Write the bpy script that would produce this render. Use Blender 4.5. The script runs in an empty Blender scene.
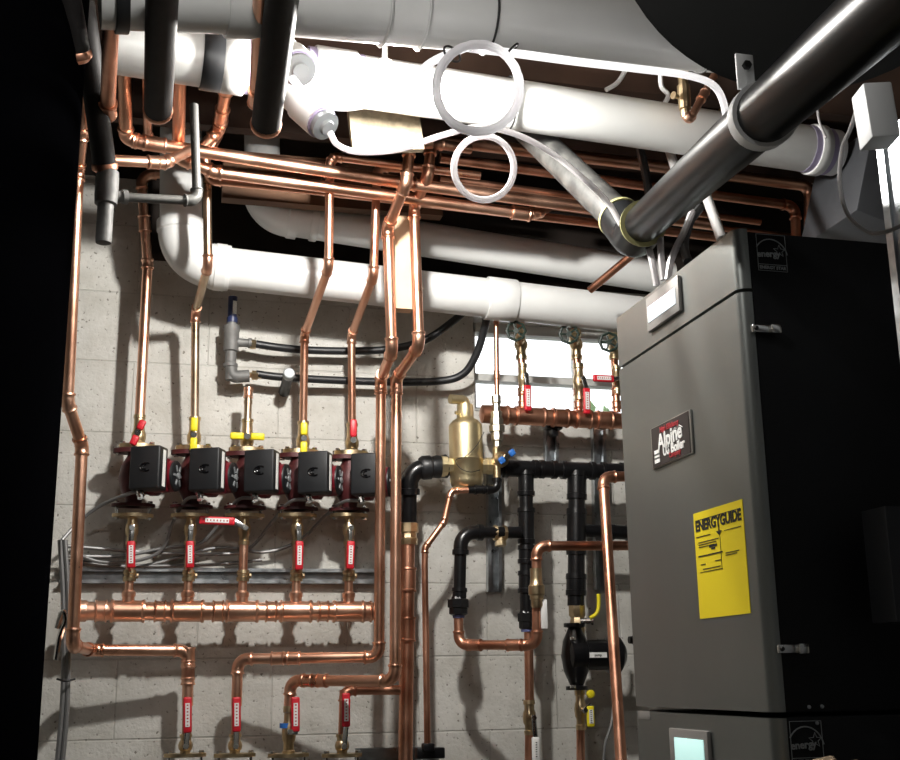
import bpy, bmesh, math, random
from mathutils import Vector, Matrix
random.seed(7)
V = Vector
COL = bpy.context.scene.collection
sc = bpy.context.scene
sc.view_settings.view_transform = 'Standard'
sc.view_settings.look = 'None'
sc.view_settings.gamma = 1
sc.view_settings.use_curve_mapping = False
sc.view_settings.exposure = 0.0

# ------------------------------------------------------------------ camera
F = 1177.75
PIT, YAW, ROL = [math.radians(a) for a in (14.222, 14.285, -.82)]
CAM = V((0, -3.3, 1.3))
FW = V((math.sin(YAW)*math.cos(PIT), math.cos(YAW)*math.cos(PIT), math.sin(PIT)))
r0 = V((math.cos(YAW), -math.sin(YAW), 0)); u0 = r0.cross(FW)
RT = math.cos(ROL)*r0 + math.sin(ROL)*u0
UP = -math.sin(ROL)*r0 + math.cos(ROL)*u0
cd = bpy.data.cameras.new('camera'); cam = bpy.data.objects.new('camera', cd); COL.objects.link(cam)
cd.sensor_fit = 'HORIZONTAL'; cd.sensor_width = 36; cd.lens = F/900*36; cd.clip_start = .02
M3 = Matrix((RT, UP, -FW)).transposed()
cam.matrix_world = Matrix.Translation(CAM) @ M3.to_4x4()
sc.camera = cam

def ray(x, y): return RT*(x-450) + UP*(380-y) + FW*F
def P(x, y, off=0.0):                   # where the sight line meets the plane `off` metres in front of the block wall
    d = ray(x, y); return CAM + d*((-off-CAM.y)/d.y)
def PX(x, y, X):                        # ... and the plane at X
    d = ray(x, y); return CAM + d*((X-CAM.x)/d.x)
def S(p): return (p-CAM).dot(FW)/F      # metres per pixel there
def PP(l): return [P(*a) for a in l]

# ------------------------------------------------------------------ materials
MATS = {}
def mat(name, col, rough=.5, metal=0, noise=0, nscale=20, bump=0, bscale=60, emis=None, es=0, spec=None, trans=0, coat=0, col2=None, rvar=0, alpha=None):
    m = bpy.data.materials.new(name); m.use_nodes = True
    nt = m.node_tree; b = nt.nodes['Principled BSDF']
    c = (*col, 1)
    b.inputs['Base Color'].default_value = c; b.inputs['Roughness'].default_value = rough
    b.inputs['Metallic'].default_value = metal
    if spec is not None: b.inputs['Specular IOR Level'].default_value = spec
    if trans: b.inputs['Transmission Weight'].default_value = trans
    if coat: b.inputs['Coat Weight'].default_value = coat
    if emis: b.inputs['Emission Color'].default_value = (*emis, 1); b.inputs['Emission Strength'].default_value = es
    if alpha is not None: b.inputs['Alpha'].default_value = alpha
    tc = nt.nodes.new('ShaderNodeTexCoord')
    if noise or rvar:
        n = nt.nodes.new('ShaderNodeTexNoise'); n.inputs['Scale'].default_value = nscale; n.inputs['Detail'].default_value = 5
        nt.links.new(tc.outputs['Object'], n.inputs['Vector'])
        if noise:
            r = nt.nodes.new('ShaderNodeValToRGB'); r.color_ramp.elements[0].position = .35; r.color_ramp.elements[1].position = .65
            c2 = col2 or tuple(v*(1-noise) for v in col)
            r.color_ramp.elements[0].color = (*c2, 1); r.color_ramp.elements[1].color = c
            nt.links.new(n.outputs['Fac'], r.inputs['Fac']); nt.links.new(r.outputs['Color'], b.inputs['Base Color'])
        if rvar:
            mr = nt.nodes.new('ShaderNodeMapRange'); mr.inputs['From Min'].default_value = .3; mr.inputs['From Max'].default_value = .7
            mr.inputs['To Min'].default_value = rough-rvar; mr.inputs['To Max'].default_value = rough+rvar
            nt.links.new(n.outputs['Fac'], mr.inputs['Value']); nt.links.new(mr.outputs['Result'], b.inputs['Roughness'])
    if bump:
        n2 = nt.nodes.new('ShaderNodeTexNoise'); n2.inputs['Scale'].default_value = bscale
        nt.links.new(tc.outputs['Object'], n2.inputs['Vector'])
        bp = nt.nodes.new('ShaderNodeBump'); bp.inputs['Strength'].default_value = bump; bp.inputs['Distance'].default_value = .002
        nt.links.new(n2.outputs['Fac'], bp.inputs['Height']); nt.links.new(bp.outputs['Normal'], b.inputs['Normal'])
    MATS[name] = m; return m
COP = mat('copper', (.95, .58, .42), .33, 1, .35, 9, rvar=.07, col2=(.84, .44, .29))
COPD = mat('copper_aged', (.76, .40, .27), .38, 1, .5, 12, rvar=.08, col2=(.52, .24, .15))
COPG = mat('copper_stained', (.62, .50, .38), .33, 1, .35, 14, rvar=.08, col2=(.48, .36, .24))
BRASS = mat('brass', (.74, .58, .36), .36, 1, .3, 30, rvar=.06)
GOLD = mat('satin_brass', (.80, .68, .42), .45, 1, .12, 20)
CHR = mat('chrome', (.75, .75, .73), .2, 1)
GALV = mat('galvanised_steel', (.52, .55, .57), .35, 1, .3, 40, rvar=.08)
STEELG = mat('grey_steel_fitting', (.20, .20, .195), .6, .3, .3, 30, bump=.3)
PVC = mat('white_pvc', (.74, .75, .74), .32, 0, .06, 8)
PVCB = mat('pvc_collar', (.66, .67, .66), .4, 0, .08, 8)
PRIM = mat('purple_primer', (.38, .33, .50), .5)
BLK = mat('black_iron', (.007, .007, .008), .28, 0, .3, 30, bump=.25, spec=.5)
RUB = mat('black_rubber', (.016, .017, .019), .42, 0, spec=.5)
FOAM = mat('black_foam_insulation', (.018, .016, .016), .6, 0, .3, 40, spec=.3)
DUST = mat('dusty_black_plastic', (.075, .075, .07), .55, 0, .7, 25, col2=(.02, .02, .02))
RED = mat('red_vinyl', (.62, .015, .03), .4)
YEL = mat('yellow_vinyl', (.85, .72, .02), .4)
GRN = mat('green_handwheel', (.008, .02, .013), .5)
BLUE = mat('blue_handle', (.03, .15, .5), .4)
WHT = mat('white_label', (.85, .85, .83), .5)
INK = mat('black_ink', (.012, .012, .012), .6)
CAST = mat('dark_red_casting', (.09, .018, .02), .45, .2, .4, 30)
PRED = mat('pump_red', (.17, .008, .018), .4, .1)
PBLK = mat('pump_black', (.009, .010, .012), .5, 0, .1, 40)
PGLS = mat('pump_logo_black', (.004, .004, .005), .25)
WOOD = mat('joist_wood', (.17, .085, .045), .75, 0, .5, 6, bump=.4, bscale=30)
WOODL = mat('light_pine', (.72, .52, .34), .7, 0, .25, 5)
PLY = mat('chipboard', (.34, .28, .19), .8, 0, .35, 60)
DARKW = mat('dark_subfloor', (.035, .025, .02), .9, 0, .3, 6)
TUBE = mat('milky_tubing', (.92, .92, .93), .25)
CLEAR = mat('clear_tubing', (.80, .78, .79), .2, 0, trans=.25)
STEEL = mat('stainless_front', (.27, .285, .275), .40, .85, .12, 3)
SBLK = mat('boiler_black', (.004, .0045, .0055), .5, 0, spec=.25)
EDGE = mat('boiler_edge_grey', (.07, .075, .075), .4, .5)
YLW = mat('yellow_guide_paper', (.86, .68, .01), .55)
SCR = mat('lit_screen', (.8, .85, .85), .3, emis=(.86, .95, 1), es=.95)
SCR2 = mat('lit_green_screen', (.5, .7, .68), .3, emis=(.58, .92, .86), es=.75)
BEZ = mat('display_bezel', (.30, .29, .28), .45, .3)
BADGE = mat('badge_brown', (.028, .020, .018), .6)
BORD = mat('badge_border', (.5, .5, .48), .3, .9)
REDI = mat('red_ink', (.4, .03, .04), .5)
def milky(name, col, f):
    m = bpy.data.materials.new(name); m.use_nodes = True; nt = m.node_tree; b = nt.nodes['Principled BSDF']
    b.inputs['Base Color'].default_value = (*col, 1); b.inputs['Roughness'].default_value = .25
    t = nt.nodes.new('ShaderNodeBsdfTranslucent'); t.inputs[0].default_value = (*col, 1); x = nt.nodes.new('ShaderNodeMixShader'); x.inputs[0].default_value = f
    nt.links.new(b.outputs[0], x.inputs[1]); nt.links.new(t.outputs[0], x.inputs[2]); nt.links.new(x.outputs[0], nt.nodes['Material Output'].inputs[0]); return m
TUBE = milky('milky_tube', (.95, .95, .97), .6); CLEAR = milky('cloudy_tube', (.66, .64, .65), .3)
WINF = mat('window_vinyl', (.62, .62, .60), .5)
TANK = mat('black_jacket', (.0015, .0015, .002), .9, 0, spec=0)
LEAF = mat('leaf_green', (.35, .52, .25), .7, noise=.4, nscale=12)
CLOTH = mat('tan_cloth', (.30, .22, .14), .9, 0, .5, 30)
PAPER = mat('white_box_paint', (.85, .87, .88), .45)
GREY = mat('grey_paint', (.30, .32, .33), .45, .3)
ABULB = mat('lamp_glass', (1, 1, 1), .3, emis=(1, .97, .92), es=30)
def bulbglass():
    m = bpy.data.materials.new('glowing_bulb_glass'); m.use_nodes = True; nt = m.node_tree; nt.nodes.remove(nt.nodes['Principled BSDF'])
    t = nt.nodes.new('ShaderNodeBsdfTransparent'); e = nt.nodes.new('ShaderNodeEmission'); e.inputs[0].default_value = (1, .97, .92, 1); e.inputs[1].default_value = 25
    a = nt.nodes.new('ShaderNodeAddShader'); nt.links.new(t.outputs[0], a.inputs[0]); nt.links.new(e.outputs[0], a.inputs[1]); nt.links.new(a.outputs[0], nt.nodes['Material Output'].inputs[0]); return m
ABULB = bulbglass()
GLASS = mat('pane_glass', (1, 1, 1), .02, trans=1)
FLOORM = mat('concrete_floor', (.22, .21, .19), .8, 0, .3, 4)
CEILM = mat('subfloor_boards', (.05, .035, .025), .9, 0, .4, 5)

def flexmat(name, c1, c2, scale):
    m = bpy.data.materials.new(name); m.use_nodes = True; nt = m.node_tree; b = nt.nodes['Principled BSDF']
    b.inputs['Metallic'].default_value = .5; b.inputs['Roughness'].default_value = .45
    uv = nt.nodes.new('ShaderNodeUVMap'); uv.uv_map = 'UVMap'
    w = nt.nodes.new('ShaderNodeTexWave'); w.bands_direction = 'Y'; w.inputs['Scale'].default_value = scale
    r = nt.nodes.new('ShaderNodeValToRGB'); r.color_ramp.elements[0].color = (*c1, 1); r.color_ramp.elements[1].color = (*c2, 1)
    nt.links.new(uv.outputs['UV'], w.inputs['Vector']); nt.links.new(w.outputs['Fac'], r.inputs['Fac']); nt.links.new(r.outputs['Color'], b.inputs['Base Color'])
    bp = nt.nodes.new('ShaderNodeBump'); bp.inputs['Strength'].default_value = .8; bp.inputs['Distance'].default_value = .002
    nt.links.new(w.outputs['Fac'], bp.inputs['Height']); nt.links.new(bp.outputs['Normal'], b.inputs['Normal'])
    return m
FLEX = flexmat('armoured_cable', (.22, .22, .22), (.72, .72, .70), 60)

def blockmat(name, yaxis=False):
    m = bpy.data.materials.new(name); m.use_nodes = True; nt = m.node_tree; b = nt.nodes['Principled BSDF']; L = nt.links.new
    tc = nt.nodes.new('ShaderNodeTexCoord'); sp = nt.nodes.new('ShaderNodeSeparateXYZ'); cb = nt.nodes.new('ShaderNodeCombineXYZ')
    L(tc.outputs['Object'], sp.inputs[0])
    ax = nt.nodes.new('ShaderNodeMath'); ax.operation = 'ADD'; ax.inputs[1].default_value = 20*.405 - .13
    az = nt.nodes.new('ShaderNodeMath'); az.operation = 'ADD'; az.inputs[1].default_value = 10*.2025*2 - 1.158
    L(sp.outputs['Y' if yaxis else 'X'], ax.inputs[0]); L(sp.outputs['Z'], az.inputs[0])
    L(ax.outputs[0], cb.inputs[0]); L(az.outputs[0], cb.inputs[1])
    br = nt.nodes.new('ShaderNodeTexBrick'); br.inputs['Scale'].default_value = 1
    br.inputs['Brick Width'].default_value = .405; br.inputs['Row Height'].default_value = .2025
    br.inputs['Mortar Size'].default_value = .003; br.inputs['Mortar Smooth'].default_value = .6; br.offset = .5
    br.inputs['Color1'].default_value = (.66, .65, .61, 1); br.inputs['Color2'].default_value = (.61, .60, .565, 1); br.inputs['Mortar'].default_value = (.555, .545, .51, 1)
    L(cb.outputs[0], br.inputs['Vector'])
    n = nt.nodes.new('ShaderNodeTexNoise'); n.inputs['Scale'].default_value = 7; n.inputs['Detail'].default_value = 8; n.inputs['Roughness'].default_value = .65
    L(tc.outputs['Object'], n.inputs['Vector'])
    r = nt.nodes.new('ShaderNodeValToRGB'); r.color_ramp.elements[0].position = .3; r.color_ramp.elements[0].color = (.72, .71, .68, 1)
    r.color_ramp.elements[1].position = .62; r.color_ramp.elements[1].color = (1, 1, 1, 1); L(n.outputs['Fac'], r.inputs['Fac'])
    mx = nt.nodes.new('ShaderNodeMix'); mx.data_type = 'RGBA'; mx.blend_type = 'MULTIPLY'; mx.inputs['Factor'].default_value = 1
    L(br.outputs['Color'], mx.inputs['A']); L(r.outputs['Color'], mx.inputs['B'])
    # small dark pits in the block face
    vo = nt.nodes.new('ShaderNodeTexNoise'); vo.inputs['Scale'].default_value = 90; vo.inputs['Detail'].default_value = 3
    L(tc.outputs['Object'], vo.inputs['Vector'])
    r2 = nt.nodes.new('ShaderNodeValToRGB'); r2.color_ramp.elements[0].position = .30; r2.color_ramp.elements[0].color = (.35, .33, .30, 1)
    r2.color_ramp.elements[1].position = .37; r2.color_ramp.elements[1].color = (1, 1, 1, 1); L(vo.outputs['Fac'], r2.inputs['Fac'])
    mx2 = nt.nodes.new('ShaderNodeMix'); mx2.data_type = 'RGBA'; mx2.blend_type = 'MULTIPLY'; mx2.inputs['Factor'].default_value = 1
    L(mx.outputs['Result'], mx2.inputs['A']); L(r2.outputs['Color'], mx2.inputs['B']); L(mx2.outputs['Result'], b.inputs['Base Color'])
    b.inputs['Roughness'].default_value = .7
    ad = nt.nodes.new('ShaderNodeMath'); ad.operation = 'MULTIPLY_ADD'; ad.inputs[1].default_value = -1.5
    L(br.outputs['Fac'], ad.inputs[0]); L(vo.outputs['Fac'], ad.inputs[2])
    bp = nt.nodes.new('ShaderNodeBump'); bp.inputs['Strength'].default_value = .5; bp.inputs['Distance'].default_value = .004
    L(ad.outputs[0], bp.inputs['Height']); L(bp.outputs['Normal'], b.inputs['Normal'])
    return m
BLOCK = blockmat('painted_concrete_block'); BLOCKY = blockmat('painted_concrete_block_side', True)

# ------------------------------------------------------------------ mesh helpers
def NB(): return bmesh.new()
def link(name, bm, m, parent=None, sharp=35, smooth=True):
    me = bpy.data.meshes.new(name); bmesh.ops.recalc_face_normals(bm, faces=bm.faces[:]); bm.to_mesh(me); bm.free()
    if smooth:
        for p in me.polygons: p.use_smooth = True
        me.set_sharp_from_angle(angle=math.radians(sharp))
    for mm in (m if isinstance(m, (list, tuple)) else [m]): me.materials.append(mm)
    o = bpy.data.objects.new(name, me); COL.objects.link(o)
    if parent is not None:
        o.parent = parent; o.matrix_parent_inverse = Matrix.Translation(-parent_loc(parent))
    return o
def parent_loc(p):
    return p.location.copy() if p.parent is None else V((0, 0, 0))   # parts are built in world space, so theirs is zero
def tag(o, label, cat, group=None, kind=None):
    o['label'] = label; o['category'] = cat
    if group: o['group'] = group
    if kind: o['kind'] = kind
    return o
def thing(name, label, cat, loc, group=None):
    o = bpy.data.objects.new(name, None); COL.objects.link(o); o.location = loc; o.empty_display_size = .05
    return tag(o, label, cat, group)
def struct(name, bm, m, label=None):
    o = link(name, bm, m, smooth=False); o['kind'] = 'structure'
    return o
def frame(d):
    d = d.normalized(); a = V((0, 0, 1)) if abs(d.z) < .9 else V((1, 0, 0))
    u = d.cross(a).normalized(); return u, d.cross(u).normalized()
def sweep(bm, pts, r, n=14, cap=True, closed=False):
    """round tube along points; r a number or one radius per point"""
    N = len(pts); rr = r if isinstance(r, (list, tuple)) else [r]*N
    uvl = bm.loops.layers.uv.verify()
    tan = []
    for i in range(N):
        if closed: t = pts[(i+1) % N]-pts[i-1]
        else:
            a = pts[i]-pts[i-1] if i else pts[1]-pts[0]; b = pts[i+1]-pts[i] if i < N-1 else pts[-1]-pts[-2]
            t = (a.normalized() if a.length > 1e-9 else V()) + (b.normalized() if b.length > 1e-9 else V())
            if t.length < 1e-6: t = b
        tan.append(t.normalized())
    u, v = frame(tan[0]); rings = []; dist = 0; ds = [0]
    for i in range(N):
        if i:
            dist += (pts[i]-pts[i-1]).length; ds.append(dist)
            u = (u - tan[i]*u.dot(tan[i])).normalized(); v = tan[i].cross(u).normalized()
        rings.append([bm.verts.new(pts[i] + (u*math.cos(2*math.pi*k/n) + v*math.sin(2*math.pi*k/n))*rr[i]) for k in range(n)])
    R = list(range(N-1)) + ([N-1] if closed else [])
    for i in R:
        j = (i+1) % N
        for k in range(n):
            f = bm.faces.new((rings[i][k], rings[i][(k+1) % n], rings[j][(k+1) % n], rings[j][k]))
            dj = ds[j] if j else dist + (pts[0]-pts[-1]).length
            for l, (a, b) in zip(f.loops, ((k/n, ds[i]), ((k+1)/n, ds[i]), ((k+1)/n, dj), (k/n, dj))): l[uvl].uv = (a, b)
    if cap and not closed:
        bm.faces.new(rings[0][::-1]); bm.faces.new(rings[-1])
    return rings
def turn(bm, A, d, prof, n=18):
    """solid of revolution from A along d; prof = (distance, radius) pairs"""
    d = d.normalized(); u, v = frame(d); rings = []
    for h, r in prof:
        c = A + d*h
        rings.append([bm.verts.new(c + (u*math.cos(2*math.pi*k/n) + v*math.sin(2*math.pi*k/n))*max(r, 1e-5)) for k in range(n)])
    for a, b in zip(rings, rings[1:]):
        for k in range(n): bm.faces.new((a[k], a[(k+1) % n], b[(k+1) % n], b[k]))
    bm.faces.new(rings[0][::-1]); bm.faces.new(rings[-1])
def box(bm, c, s, ax=None, bev=0, seg=2):
    ux, uy, uz = ax or (V((1, 0, 0)), V((0, 1, 0)), V((0, 0, 1)))
    vs = [bm.verts.new(c + ux*(s[0]/2*a) + uy*(s[1]/2*b) + uz*(s[2]/2*e)) for a in (-1, 1) for b in (-1, 1) for e in (-1, 1)]
    fs = [bm.faces.new([vs[i] for i in q]) for q in ((0, 1, 3, 2), (4, 6, 7, 5), (0, 4, 5, 1), (2, 3, 7, 6), (0, 2, 6, 4), (1, 5, 7, 3))]
    if bev:
        es = list({e for f in fs for e in f.edges})
        bmesh.ops.bevel(bm, geom=es, offset=bev, segments=seg, affect='EDGES', profile=.5)
def prism(bm, pts, d):
    """outline pts pushed along vector d"""
    a = [bm.verts.new(p) for p in pts]; b = [bm.verts.new(p+d) for p in pts]; n = len(pts)
    bm.faces.new(a[::-1]); bm.faces.new(b)
    for i in range(n): bm.faces.new((a[i], a[(i+1) % n], b[(i+1) % n], b[i]))
def fillet(pts, R, seg=7):
    out = [pts[0]]; arcs = []
    for i in range(1, len(pts)-1):
        a = (pts[i-1]-pts[i]); b = (pts[i+1]-pts[i]); la, lb = a.length, b.length; a.normalize(); b.normalize()
        ang = a.angle(b)
        if ang > math.radians(178): out.append(pts[i]); continue
        t = min(R/math.tan(ang/2), la*.45, lb*.45); rad = t*math.tan(ang/2)
        bis = (a+b).normalized(); c = pts[i] + bis*(rad/math.sin(ang/2))
        s = pts[i]+a*t; e = pts[i]+b*t; v0 = s-c; v1 = e-c; arc = []
        th = v0.angle(v1); axv = v0.cross(v1).normalized()
        for k in range(seg+1): arc.append(c + Matrix.Rotation(th*k/seg, 3, axv) @ v0)
        out += arc; arcs.append((arc, a, b, t))
    out.append(pts[-1]); return out, arcs
def smooth_path(pts, k=8):
    out = []
    n = len(pts)
    for i in range(n-1):
        p0 = pts[i-1] if i else pts[0]*2-pts[1]; p1 = pts[i]; p2 = pts[i+1]; p3 = pts[i+2] if i+2 < n else pts[-1]*2-pts[-2]
        for j in range(k):
            t = j/k
            out.append(.5*((2*p1) + (p2-p0)*t + (2*p0-5*p1+4*p2-p3)*t*t + (3*p1-p0-3*p2+p3)*t**3))
    out.append(pts[-1]); return out
def sleeve(parent, c, d, L, r, m=None, name='coupling', bead=1.13):
    """soldered sleeve fitting with a bead at each mouth"""
    bm = NB(); A = c - d.normalized()*L/2; b = min(.2*L, r*.35)
    turn(bm, A, d, [(0, r*1.0), (0, r*bead), (b*.6, r*bead*1.03), (b, r*1.05), (L-b, r*1.05), (L-b*.6, r*bead*1.03), (L, r*bead), (L, r*1.0)], 16)
    return link(name, bm, m or COP, parent)
def pipe(name, label, pts, r, m=COP, fm=None, R=None, cat='pipe', group=None, fit=1.14, coup=(), skip=(), ends=(), n=14):
    """a run of pipe: tube + an elbow at each bend + couplings given as (segment, t)"""
    fm = fm or m
    root = thing(name, label, cat, pts[0], group)
    R = R or r*2.2
    path, arcs = fillet(pts, R)
    bm = NB(); sweep(bm, path, r, n); link('tube', bm, m, root)
    for i, (arc, a, b, t) in enumerate(arcs):
        if i in skip: continue
        e = r*.9
        q = [arc[0]+a*e, arc[0]+a*(e*.72), arc[0]+a*(e*.45)] + arc + [arc[-1]+b*(e*.45), arc[-1]+b*(e*.72), arc[-1]+b*e]
        rf = r*fit
        rr = [rf*1.1, rf*1.14, rf] + [rf]*len(arc) + [rf, rf*1.14, rf*1.1]
        bm = NB(); sweep(bm, q, rr, n); link('elbow', bm, fm, root)
    for seg, t in coup:
        A, B = pts[seg], pts[seg+1]
        sleeve(root, A.lerp(B, t), B-A, r*3.4, r*fit, fm)
    return root
def wire(name, label, pts, r, m, cat='cable', group=None, n=8, k=8, sm=True):
    bm = NB(); sweep(bm, smooth_path(pts, k) if sm else pts, r, n); o = link(name, bm, m)
    return tag(o, label, cat, group)
def text(s, size, c, ux, uy, m, parent, name='lettering', bold=0, ext=.0006, align='CENTER'):
    cu = bpy.data.curves.new(name, 'FONT'); cu.body = s; cu.size = size; cu.extrude = ext; cu.offset = bold
    cu.align_x = align; cu.align_y = 'CENTER'; cu.materials.append(m); cu.resolution_u = 3
    tmp = bpy.data.objects.new(name, cu); COL.objects.link(tmp)
    bpy.context.view_layer.update()
    me = bpy.data.meshes.new_from_object(tmp.evaluated_get(bpy.context.evaluated_depsgraph_get()))
    bpy.data.objects.remove(tmp)
    ux = ux.normalized(); uz = ux.cross(uy).normalized(); uy = uz.cross(ux)
    me.transform(Matrix.Translation(c) @ Matrix((ux, uy, uz)).transposed().to_4x4())
    if not me.materials: me.materials.append(m)
    o = bpy.data.objects.new(name, me); COL.objects.link(o)
    o.parent = parent; o.matrix_parent_inverse = Matrix.Translation(-parent_loc(parent))
    return o
X1, Y1, Z1 = V((1, 0, 0)), V((0, 1, 0)), V((0, 0, 1))

# ------------------------------------------------------------------ setting
WX0, WX1, WZ0, WZ1 = .915, 1.78, 2.075, 2.375       # window opening
TOPZ = 2.90
bm = NB()
def slab(bm, x0, x1, y0, y1, z0, z1): box(bm, V(((x0+x1)/2, (y0+y1)/2, (z0+z1)/2)), (x1-x0, y1-y0, z1-z0))
slab(bm, -1.6, WX0, 0, .2, 0, 2.475); slab(bm, WX1, 3.2, 0, .2, 0, 2.475)
slab(bm, WX0, WX1, 0, .2, 0, WZ0); slab(bm, WX0, WX1, 0, .2, WZ1, 2.475)
slab(bm, -1.6, -.06, 0, .2, 2.475, 2.72)
struct('wall_back', bm, BLOCK)
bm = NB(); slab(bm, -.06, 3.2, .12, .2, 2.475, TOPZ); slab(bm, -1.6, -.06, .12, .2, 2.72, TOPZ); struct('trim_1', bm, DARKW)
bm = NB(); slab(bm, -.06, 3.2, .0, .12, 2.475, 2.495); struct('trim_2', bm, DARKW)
bm = NB(); slab(bm, -1.75, -1.6, -5, .2, 0, TOPZ); struct('wall_left', bm, BLOCKY)
bm = NB(); slab(bm, 3.2, 3.35, -5, .2, 0, TOPZ); struct('wall_right', bm, BLOCKY)
bm = NB(); slab(bm, -1.75, 3.35, -5.15, -5, 0, TOPZ); struct('wall_front', bm, BLOCK)
bm = NB(); slab(bm, -1.75, 3.35, -5.15, .2, -.1, 0); struct('floor', bm, FLOORM)
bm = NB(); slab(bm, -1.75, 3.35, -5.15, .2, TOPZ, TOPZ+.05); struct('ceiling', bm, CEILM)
SHADEW = mat('shaded_joist_wood', (.07, .036, .022), .8, 0, .5, 6)  # joist wood in a darker colour, standing in for shade above the pipes
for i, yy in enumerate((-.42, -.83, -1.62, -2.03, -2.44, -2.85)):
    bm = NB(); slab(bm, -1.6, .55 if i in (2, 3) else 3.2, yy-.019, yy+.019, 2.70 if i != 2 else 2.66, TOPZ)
    struct('beam_%d' % (i+1), bm, SHADEW)
# window
bm = NB(); t = .03
for a in ((WX0, WX1, WZ1-t, WZ1), (WX0, WX1, WZ0, WZ0+t), (WX0, WX0+t, WZ0, WZ1), (WX1-t, WX1, WZ0, WZ1)): slab(bm, a[0], a[1], .09, .14, a[2], a[3])
mz = P(475, 369).z
wx = P(577, 360, -.1).x
slab(bm, WX0, WX1, .085, .13, mz-.012-.0, mz+.010); slab(bm, wx-.011, wx+.011, .09, .13, WZ0, WZ1)
wf = link('window_1', bm, WINF, smooth=False); wf['kind'] = 'structure'
bm = NB(); slab(bm, WX0+.01, WX1-.01, .108, .112, WZ0+.01, WZ1-.01); g = link('glass', bm, GLASS, wf, smooth=False)
bm = NB(); slab(bm, WX0-.0, WX1, 0.0, .09, WZ0-.003, WZ0+.004); struct('trim_3', bm, WINF)
# shrub outside, low in the window
bm = NB()
for i in range(420):
    c = V((random.uniform(1.62, 2.5), random.uniform(.9, 1.5), random.uniform(1.9, 2.36))); a = random.uniform(0, 6.3)
    u = V((math.cos(a), .3, math.sin(a)))*.035; w = V((-math.sin(a), .2, math.cos(a)))*.018
    prism(bm, [c-u, c-w, c+u, c+w], V((.0, .002, .0)))
for i in range(9): sweep(bm, [V((1.9+.03*i, 1.2, 1.3)), V((1.7+.09*i, 1.2, 2.2))], .006, 5)
tag(link('shrub', bm, LEAF, smooth=False), 'green leafy shrub outside behind the basement window', 'shrub')
bm = NB(); slab(bm, -1.5, 4, .25, 6, 1.2, 1.3); struct('ground_outside', bm, FLOORM)

# ------------------------------------------------------------------ valve makers
def grip(parent, A, B, w, th, m, nrm, lab=True, name='handle'):
    """vinyl-dipped lever grip from A to B, facing nrm, with a pale sticker"""
    d = (B-A); L = d.length; d.normalize(); nrm = (nrm - d*nrm.dot(d)).normalized(); s = nrm.cross(d)
    bm = NB(); box(bm, (A+B)/2, (w, th, L), (s, nrm, d), bev=min(w, th)*.42, seg=3)
    o = link(name, bm, m, parent)
    if lab:
        bm = NB(); box(bm, (A+B)/2 + nrm*(th/2+.0006), (w*.52, .0012, L*.66), (s, nrm, d)); lo = link('sticker', bm, WHT, o)
        bm = NB()
        for k in range(7):
            box(bm, A.lerp(B, .22+.092*k) + nrm*(th/2+.0015), (w*.2, .0006, L*.034*random.uniform(.7, 1.2)), (s, nrm, d))
        link('lettering', bm, MATS['black_ink'] if m is not RED else REDI, lo)
    return o
def hexnut(bm, c, d, r, h):
    turn(bm, c, d, [(0, r*.96), (h*.15, r), (h*.85, r), (h, r*.94)], 6)
def ball_valve(label, x, ytop, ybot, off, r, hm, h, body=BRASS, group=None, name='ball_valve', flange=None, nrm=None, fw=.05):
    """h: px ends of the grip (x0,y0,x1,y1); upright valve between ytop and ybot px; flange 'top' / 'bottom'"""
    T, B = P(x, ytop, off), P(x, ybot, off); c = (T+B)/2; c.x = BXW.get(x, c.x); B = V((c.x, c.y, B.z)); T = V((c.x, c.y, T.z)); L = (T-B).length
    root = thing(name, label, 'valve', B, group)
    bm = NB()
    turn(bm, B, Z1, [(0, r*1.0), (0, r*1.25), (L*.12, r*1.3), (L*.14, r*1.08), (L*.28, r*1.08), (L*.34, r*1.35), (L*.5, r*1.5), (L*.64, r*1.35), (L*.72, r*1.08), (L*.86, r*1.08), (L*.88, r*1.3), (L, r*1.25), (L, r)], 18)
    link('body', bm, body, root)
    n = nrm or V((0, -1, 0))
    bm = NB(); s = c + n*r*1.2; turn(bm, s, n, [(0, r*.6), (r*.9, r*.6), (r*.9, r*.45), (r*1.4, r*.45)], 12); link('stem', bm, BRASS, root)
    ho = off + r*3.0
    A, E = P(h[0], h[1], ho), P(h[2], h[3], ho)
    s2 = V((s.x, A.y, s.z))
    bm = NB()
    d = (A-s2); 
    if d.length > .004:
        dn = d.normalized(); sd = n.cross(dn).normalized()
        box(bm, (s2 - dn*.008 + A + dn*.006)/2, (.013, .003, d.length+.014), (sd, n, dn), bev=.001)
    hexnut(bm, V((s.x, A.y, s.z)) + n*-.001, n, .0075, .006)
    link('lever', bm, CHR, root)
    grip(root, A, E, .0215, .010, hm, n)
    if flange:
        z = T.z if flange == 'top' else B.z; sg = -1 if flange == 'top' else 1
        fl(root, V((c.x, c.y, z)), sg)
    return root
def fl(root, c, sg, m=BRASS, wd=.105, t=.009):
    """two-bolt oval pump flange"""
    bm = NB(); o = []
    for k in range(32):
        a = 2*math.pi*k/32; q = abs(math.cos(a))
        rx, ry = wd/2, .030
        o.append(c + V((rx*math.copysign(q**.9, math.cos(a)), ry*math.sin(a)*(1-.35*q**3), 0)))
    prism(bm, o, V((0, 0, sg*t))); f = link('flange', bm, m, root)
    for s in (-1, 1):
        bm = NB(); b = c + V((s*wd*.38, -.004, sg*t)); hexnut(bm, b, Z1*sg, .0075, .007)
        turn(bm, c + V((s*wd*.38, -.004, -sg*.012)), Z1*sg, [(0, .0038), (.012, .0038)], 8)
        link('bolt', bm, CHR, f)
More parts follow.
